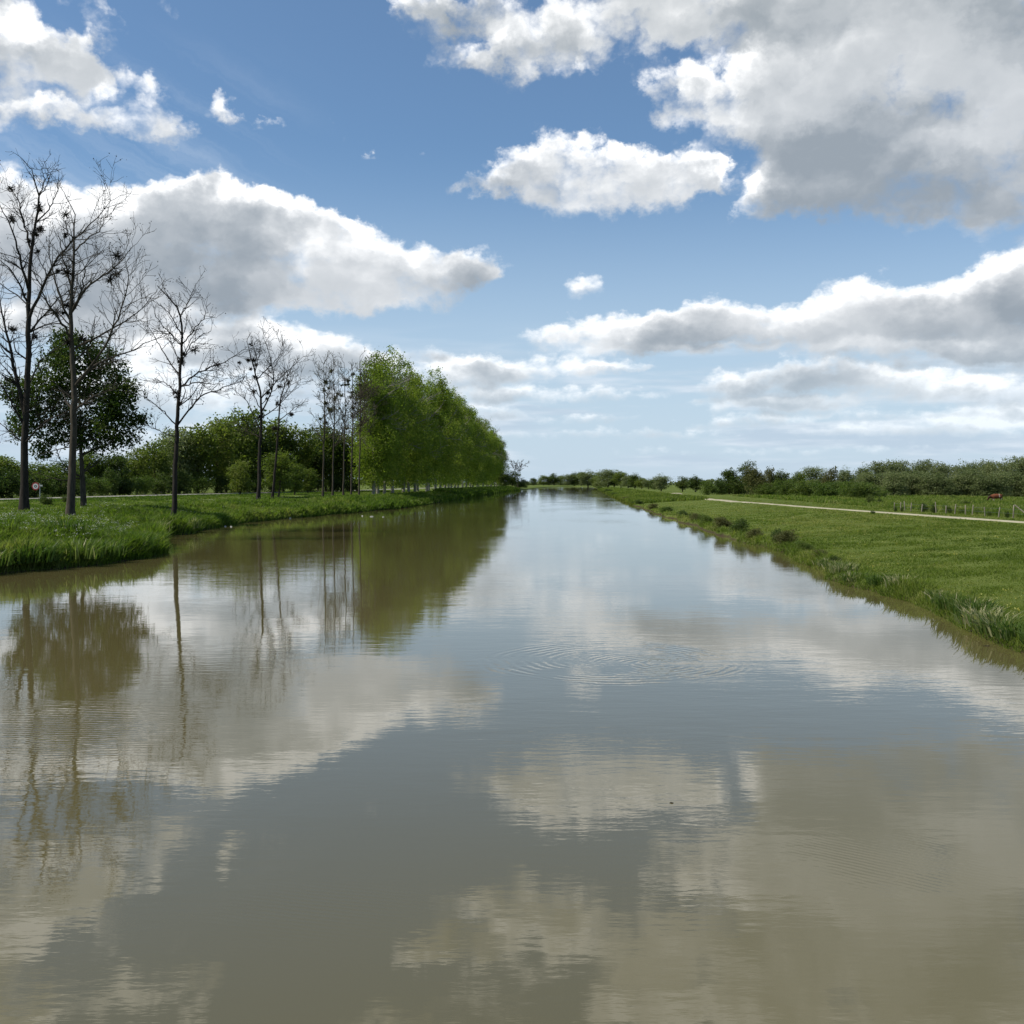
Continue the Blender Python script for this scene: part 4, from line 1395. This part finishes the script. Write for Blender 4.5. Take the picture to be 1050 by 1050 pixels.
def disc(r0, r1, y0, cx, cz, n=32):
    th = np.linspace(0, 2 * math.pi, n, endpoint=False)
    a = np.stack([cx + r0 * np.cos(th), np.full(n, y0), cz + r0 * np.sin(th)], 1)
    c = np.stack([cx + r1 * np.cos(th), np.full(n, y0), cz + r1 * np.sin(th)], 1)
    i = np.arange(n); j = (i + 1) % n
    return np.concatenate([a, c]), np.stack([i, j, n + j, n + i], 1)


cx = -.42
b_ = Buf()
v, f = disc(.41, .29, -.075, cx, zc); b_.add(v, f)
v, f = disc(.41, .41, -.075, cx, zc); v[32:, 1] = -.045; b_.add(v, f)
v, f = disc(.41, .02, -.045, cx, zc); b_.add(v, f[:, ::-1])
link('rim', b_.mesh('rim', plain('sign_red', (.35, .03, .03), .5), smooth=False), sg)
b_ = Buf()
v, f = disc(.292, .002, -.079, cx, zc); b_.add(v, f)
link('face', b_.mesh('face', plain('sign_white', (.62, .60, .58), .5), smooth=False), sg)
b_ = Buf()
v, f = disc(.15, .07, -.083, cx, zc); b_.add(v, f)
link('symbol', b_.mesh('symbol', plain('sign_black', (.03, .03, .03), .5), smooth=False), sg)
b_ = Buf()
b_.box((.14, -.05, zc + .07), (.36, .02, .16))
link('side_plate', b_.mesh('side_plate', plain('plate_grey', (.45, .47, .45), .5), smooth=False), sg)
b_ = Buf()
b_.box((-.2, -.025, zc), (.5, .03, .05))
link('bracket', b_.mesh('bracket', plain('bracket_grey', (.35, .35, .35), .5, .5), smooth=False), sg)
p_ = atY(47, 515, 104)
put_tree('roadside_bush', DBUSH[0], p_.x, 104, 'low dark bush right under the round road sign', 'bush', s=.2, sz=.16)
p_ = atY(66, 514, 112)
put_tree('roadside_bush', DBUSH[1], p_.x, 112, 'small dark bush left of the pale stemmed bare tree', 'bush', s=.12, sz=.13)

# ------------------------------------------------------------------ grazing cow
def make_cow(x, y):
    root = thing('cow', (x, y, g1(x, y) + .02), 'reddish brown cow with pale patches grazing in the pasture, head down to the left', 'cow', rz=R(8))
    J = [(.72, 0, 1.10, .31, .35), (.25, 0, 1.00, .40, .43), (-.25, 0, 1.0, .39, .42), (-.60, 0, 1.08, .27, .36), (-.92, 0, .98, .16, .25), (-1.18, 0, .74, .135, .17), (-1.34, 0, .50, .11, .13), (-1.44, 0, .30, .085, .09)]
    E = [(i, i + 1) for i in range(len(J) - 1)]
    for sy in (-1, 1):
        a = len(J)
        J += [(-.52, .19 * sy, .72, .13, .16), (-.50 - .07 * sy, .19 * sy, .40, .075, .08), (-.52 - .10 * sy, .19 * sy, .12, .052, .055), (-.56 - .10 * sy, .19 * sy, .03, .065, .06)]
        E += [(3, a), (a, a + 1), (a + 1, a + 2), (a + 2, a + 3)]
        a = len(J)
        J += [(.74, .21 * sy, .80, .15, .22), (.92 + .10 * sy, .21 * sy, .47, .07, .09), (.84 + .12 * sy, .21 * sy, .13, .052, .055), (.80 + .12 * sy, .21 * sy, .03, .065, .06)]
        E += [(0, a), (a, a + 1), (a + 1, a + 2), (a + 2, a + 3)]
    a = len(J)
    J += [(1.02, 0, 1.28, .06, .07), (1.13, 0, 1.0, .035, .035), (1.14, 0, .66, .03, .03), (1.14, 0, .46, .05, .05)]
    E += [(0, a), (a, a + 1), (a + 1, a + 2), (a + 2, a + 3)]
    me = bpy.data.meshes.new('body')
    me.from_pydata([j[:3] for j in J], E, [])
    o = link('body', me, root)
    sk = o.modifiers.new('skin', 'SKIN')
    sk.use_smooth_shade = True
    for i, v_ in enumerate(me.skin_vertices[0].data if me.skin_vertices else []):
        v_.radius = J[i][3:5]
    if not me.skin_vertices:
        bm = bmesh.new(); bm.from_mesh(me)
        lay = bm.verts.layers.skin.verify()
        for i, v_ in enumerate(bm.verts):
            v_[lay].radius = J[i][3:5]
            v_[lay].use_root = (i == 0)
        bm.to_mesh(me); bm.free()
    else:
        me.skin_vertices[0].data[0].use_root = True
    ss = o.modifiers.new('subsurf', 'SUBSURF'); ss.levels = 2; ss.render_levels = 2
    m, t, p = mat('cow_hide')
    g = t.new('ShaderNodeTexCoord').outputs['Object']
    n = t.noise(g, 2.3, 2, .5)
    gx, gy_, gzz = t.sep(g)
    belly = t.mapr(gzz, .62, .78, .35, 0)
    rump = t.m('MULTIPLY', t.mapr(t.m('ABSOLUTE', t.m('SUBTRACT', gx, .42)), .05, .22, .3, 0), 1)
    k = t.mapr(t.m('ADD', n, t.m('ADD', belly, rump)), .78, .81)
    c = t.mix(t.mapr(t.noise(g, 9, 4, .6), .3, .7), (.12, .040, .020), (.19, .068, .034))
    dark = t.mapr(gx, -1.05, -.7, 1, 0)
    c = t.mix(k, c, (.5, .42, .36))
    c = t.mix(dark, c, (.035, .016, .010))
    t.put(p.inputs['Base Color'], c)
    p.inputs['Roughness'].default_value = .8
    p.inputs['Specular IOR Level'].default_value = .08
    me.materials.append(m)
    for sy in (-1, 1):
        b_ = Buf()
        b_.tube([(-1.12, .10 * sy, .86), (-1.13, .20 * sy, .88), (-1.14, .30 * sy, .86), (-1.14, .34 * sy, .84)], [.03, .055, .045, .008], 6)
        link('ear', b_.mesh('ear', m), root)
        b_ = Buf()
        b_.tube([(-1.08, .07 * sy, .90), (-1.10, .17 * sy, 1.0), (-1.16, .20 * sy, 1.08), (-1.22, .18 * sy, 1.12)], [.035, .028, .018, .006], 6)
        link('horn', b_.mesh('horn', M['post']), root)
        b_ = Buf()
        b_.tube([(-1.22, .135 * sy, .70), (-1.225, .15 * sy, .695), (-1.23, .155 * sy, .69)], [.022, .02, .004], 6)
        link('eye', b_.mesh('eye', M['bark_dead']), root)


cp = at(1021, 515.5, GR)
make_cow(cp.x, cp.y)

# ------------------------------------------------------------------ small things afloat
M['drift'] = bark_mat('wet_driftwood', (.012, .010, .008), (.05, .042, .03), 20)
M['foam'] = plain('pale_litter', (.62, .60, .52), .8)


def lump(name, p, size, material, label, cat, seed, group=None):
    r = np.random.default_rng(seed)
    bm = bmesh.new()
    bmesh.ops.create_icosphere(bm, subdivisions=3, radius=1)
    ph = r.uniform(0, 50)
    for v_ in bm.verts:
        d = mnoise.noise(v_.co * 1.6 + Vector((ph, 0, 0))) * .55 + mnoise.noise(v_.co * 4 + Vector((0, ph, 0))) * .2
        v_.co *= 1 + d
        v_.co.x *= size[0]; v_.co.y *= size[1]; v_.co.z *= size[2]
    me = bpy.data.meshes.new(name)
    bm.to_mesh(me); bm.free()
    me.materials.append(material)
    o = link(name, me)
    o.location = p
    o.rotation_euler = (0, 0, r.uniform(-.5, .5))
    return set_props(o, label, cat, group)


q = at(997.5, 648, 0)
lump('driftwood', (q.x, q.y, .02), (.11, .07, .045), M['drift'], 'dark chunk of driftwood floating just off the right reeds', 'driftwood', 1)
q = at(999, 645, 0)
lump('plastic_scrap', (q.x, q.y, .05), (.03, .022, .012), M['foam'], 'pale scrap lying on the dark driftwood off the right reeds', 'litter', 2)
q = at(688.5, 823.5, 0)
lump('floating_leaf', (q.x, q.y, .004), (.022, .014, .006), M['drift'], 'tiny dark leaf floating alone in the open water near the viewer', 'leaf', 3)
q = at(1012, 662.5, 0)
lump('floating_twig', (q.x, q.y, .005), (.09, .012, .01), M['drift'], 'thin dark twig floating below the driftwood', 'twig', 4)
for k, (px, py, lab) in enumerate([(237, 540.3, 'white scrap at the left waterline before the slender bare tree inlet'), (231, 540, 'smaller white scrap left of its neighbour at the left waterline'),
                                   (393, 530.2, 'brightest white scrap floating before the poplar bank'), (381, 529.8, 'pale streaky scrap left of the brightest one before the poplars'), (371.5, 529.2, 'leftmost pale scrap floating before the poplar bank'),
                                   (295, 531.5, 'pale grey scrap at the waterline under the fan shaped tree')]):
    q = at(px, py, 0)
    x = max(q.x, float(xL(q.y)) + .4)
    lump('floating_scrap', (x, q.y, .03), (.10 if k != 3 else .2, .06, .045), M['foam'], lab, 'litter', 10 + k, 'pale scraps floating along the left bank')
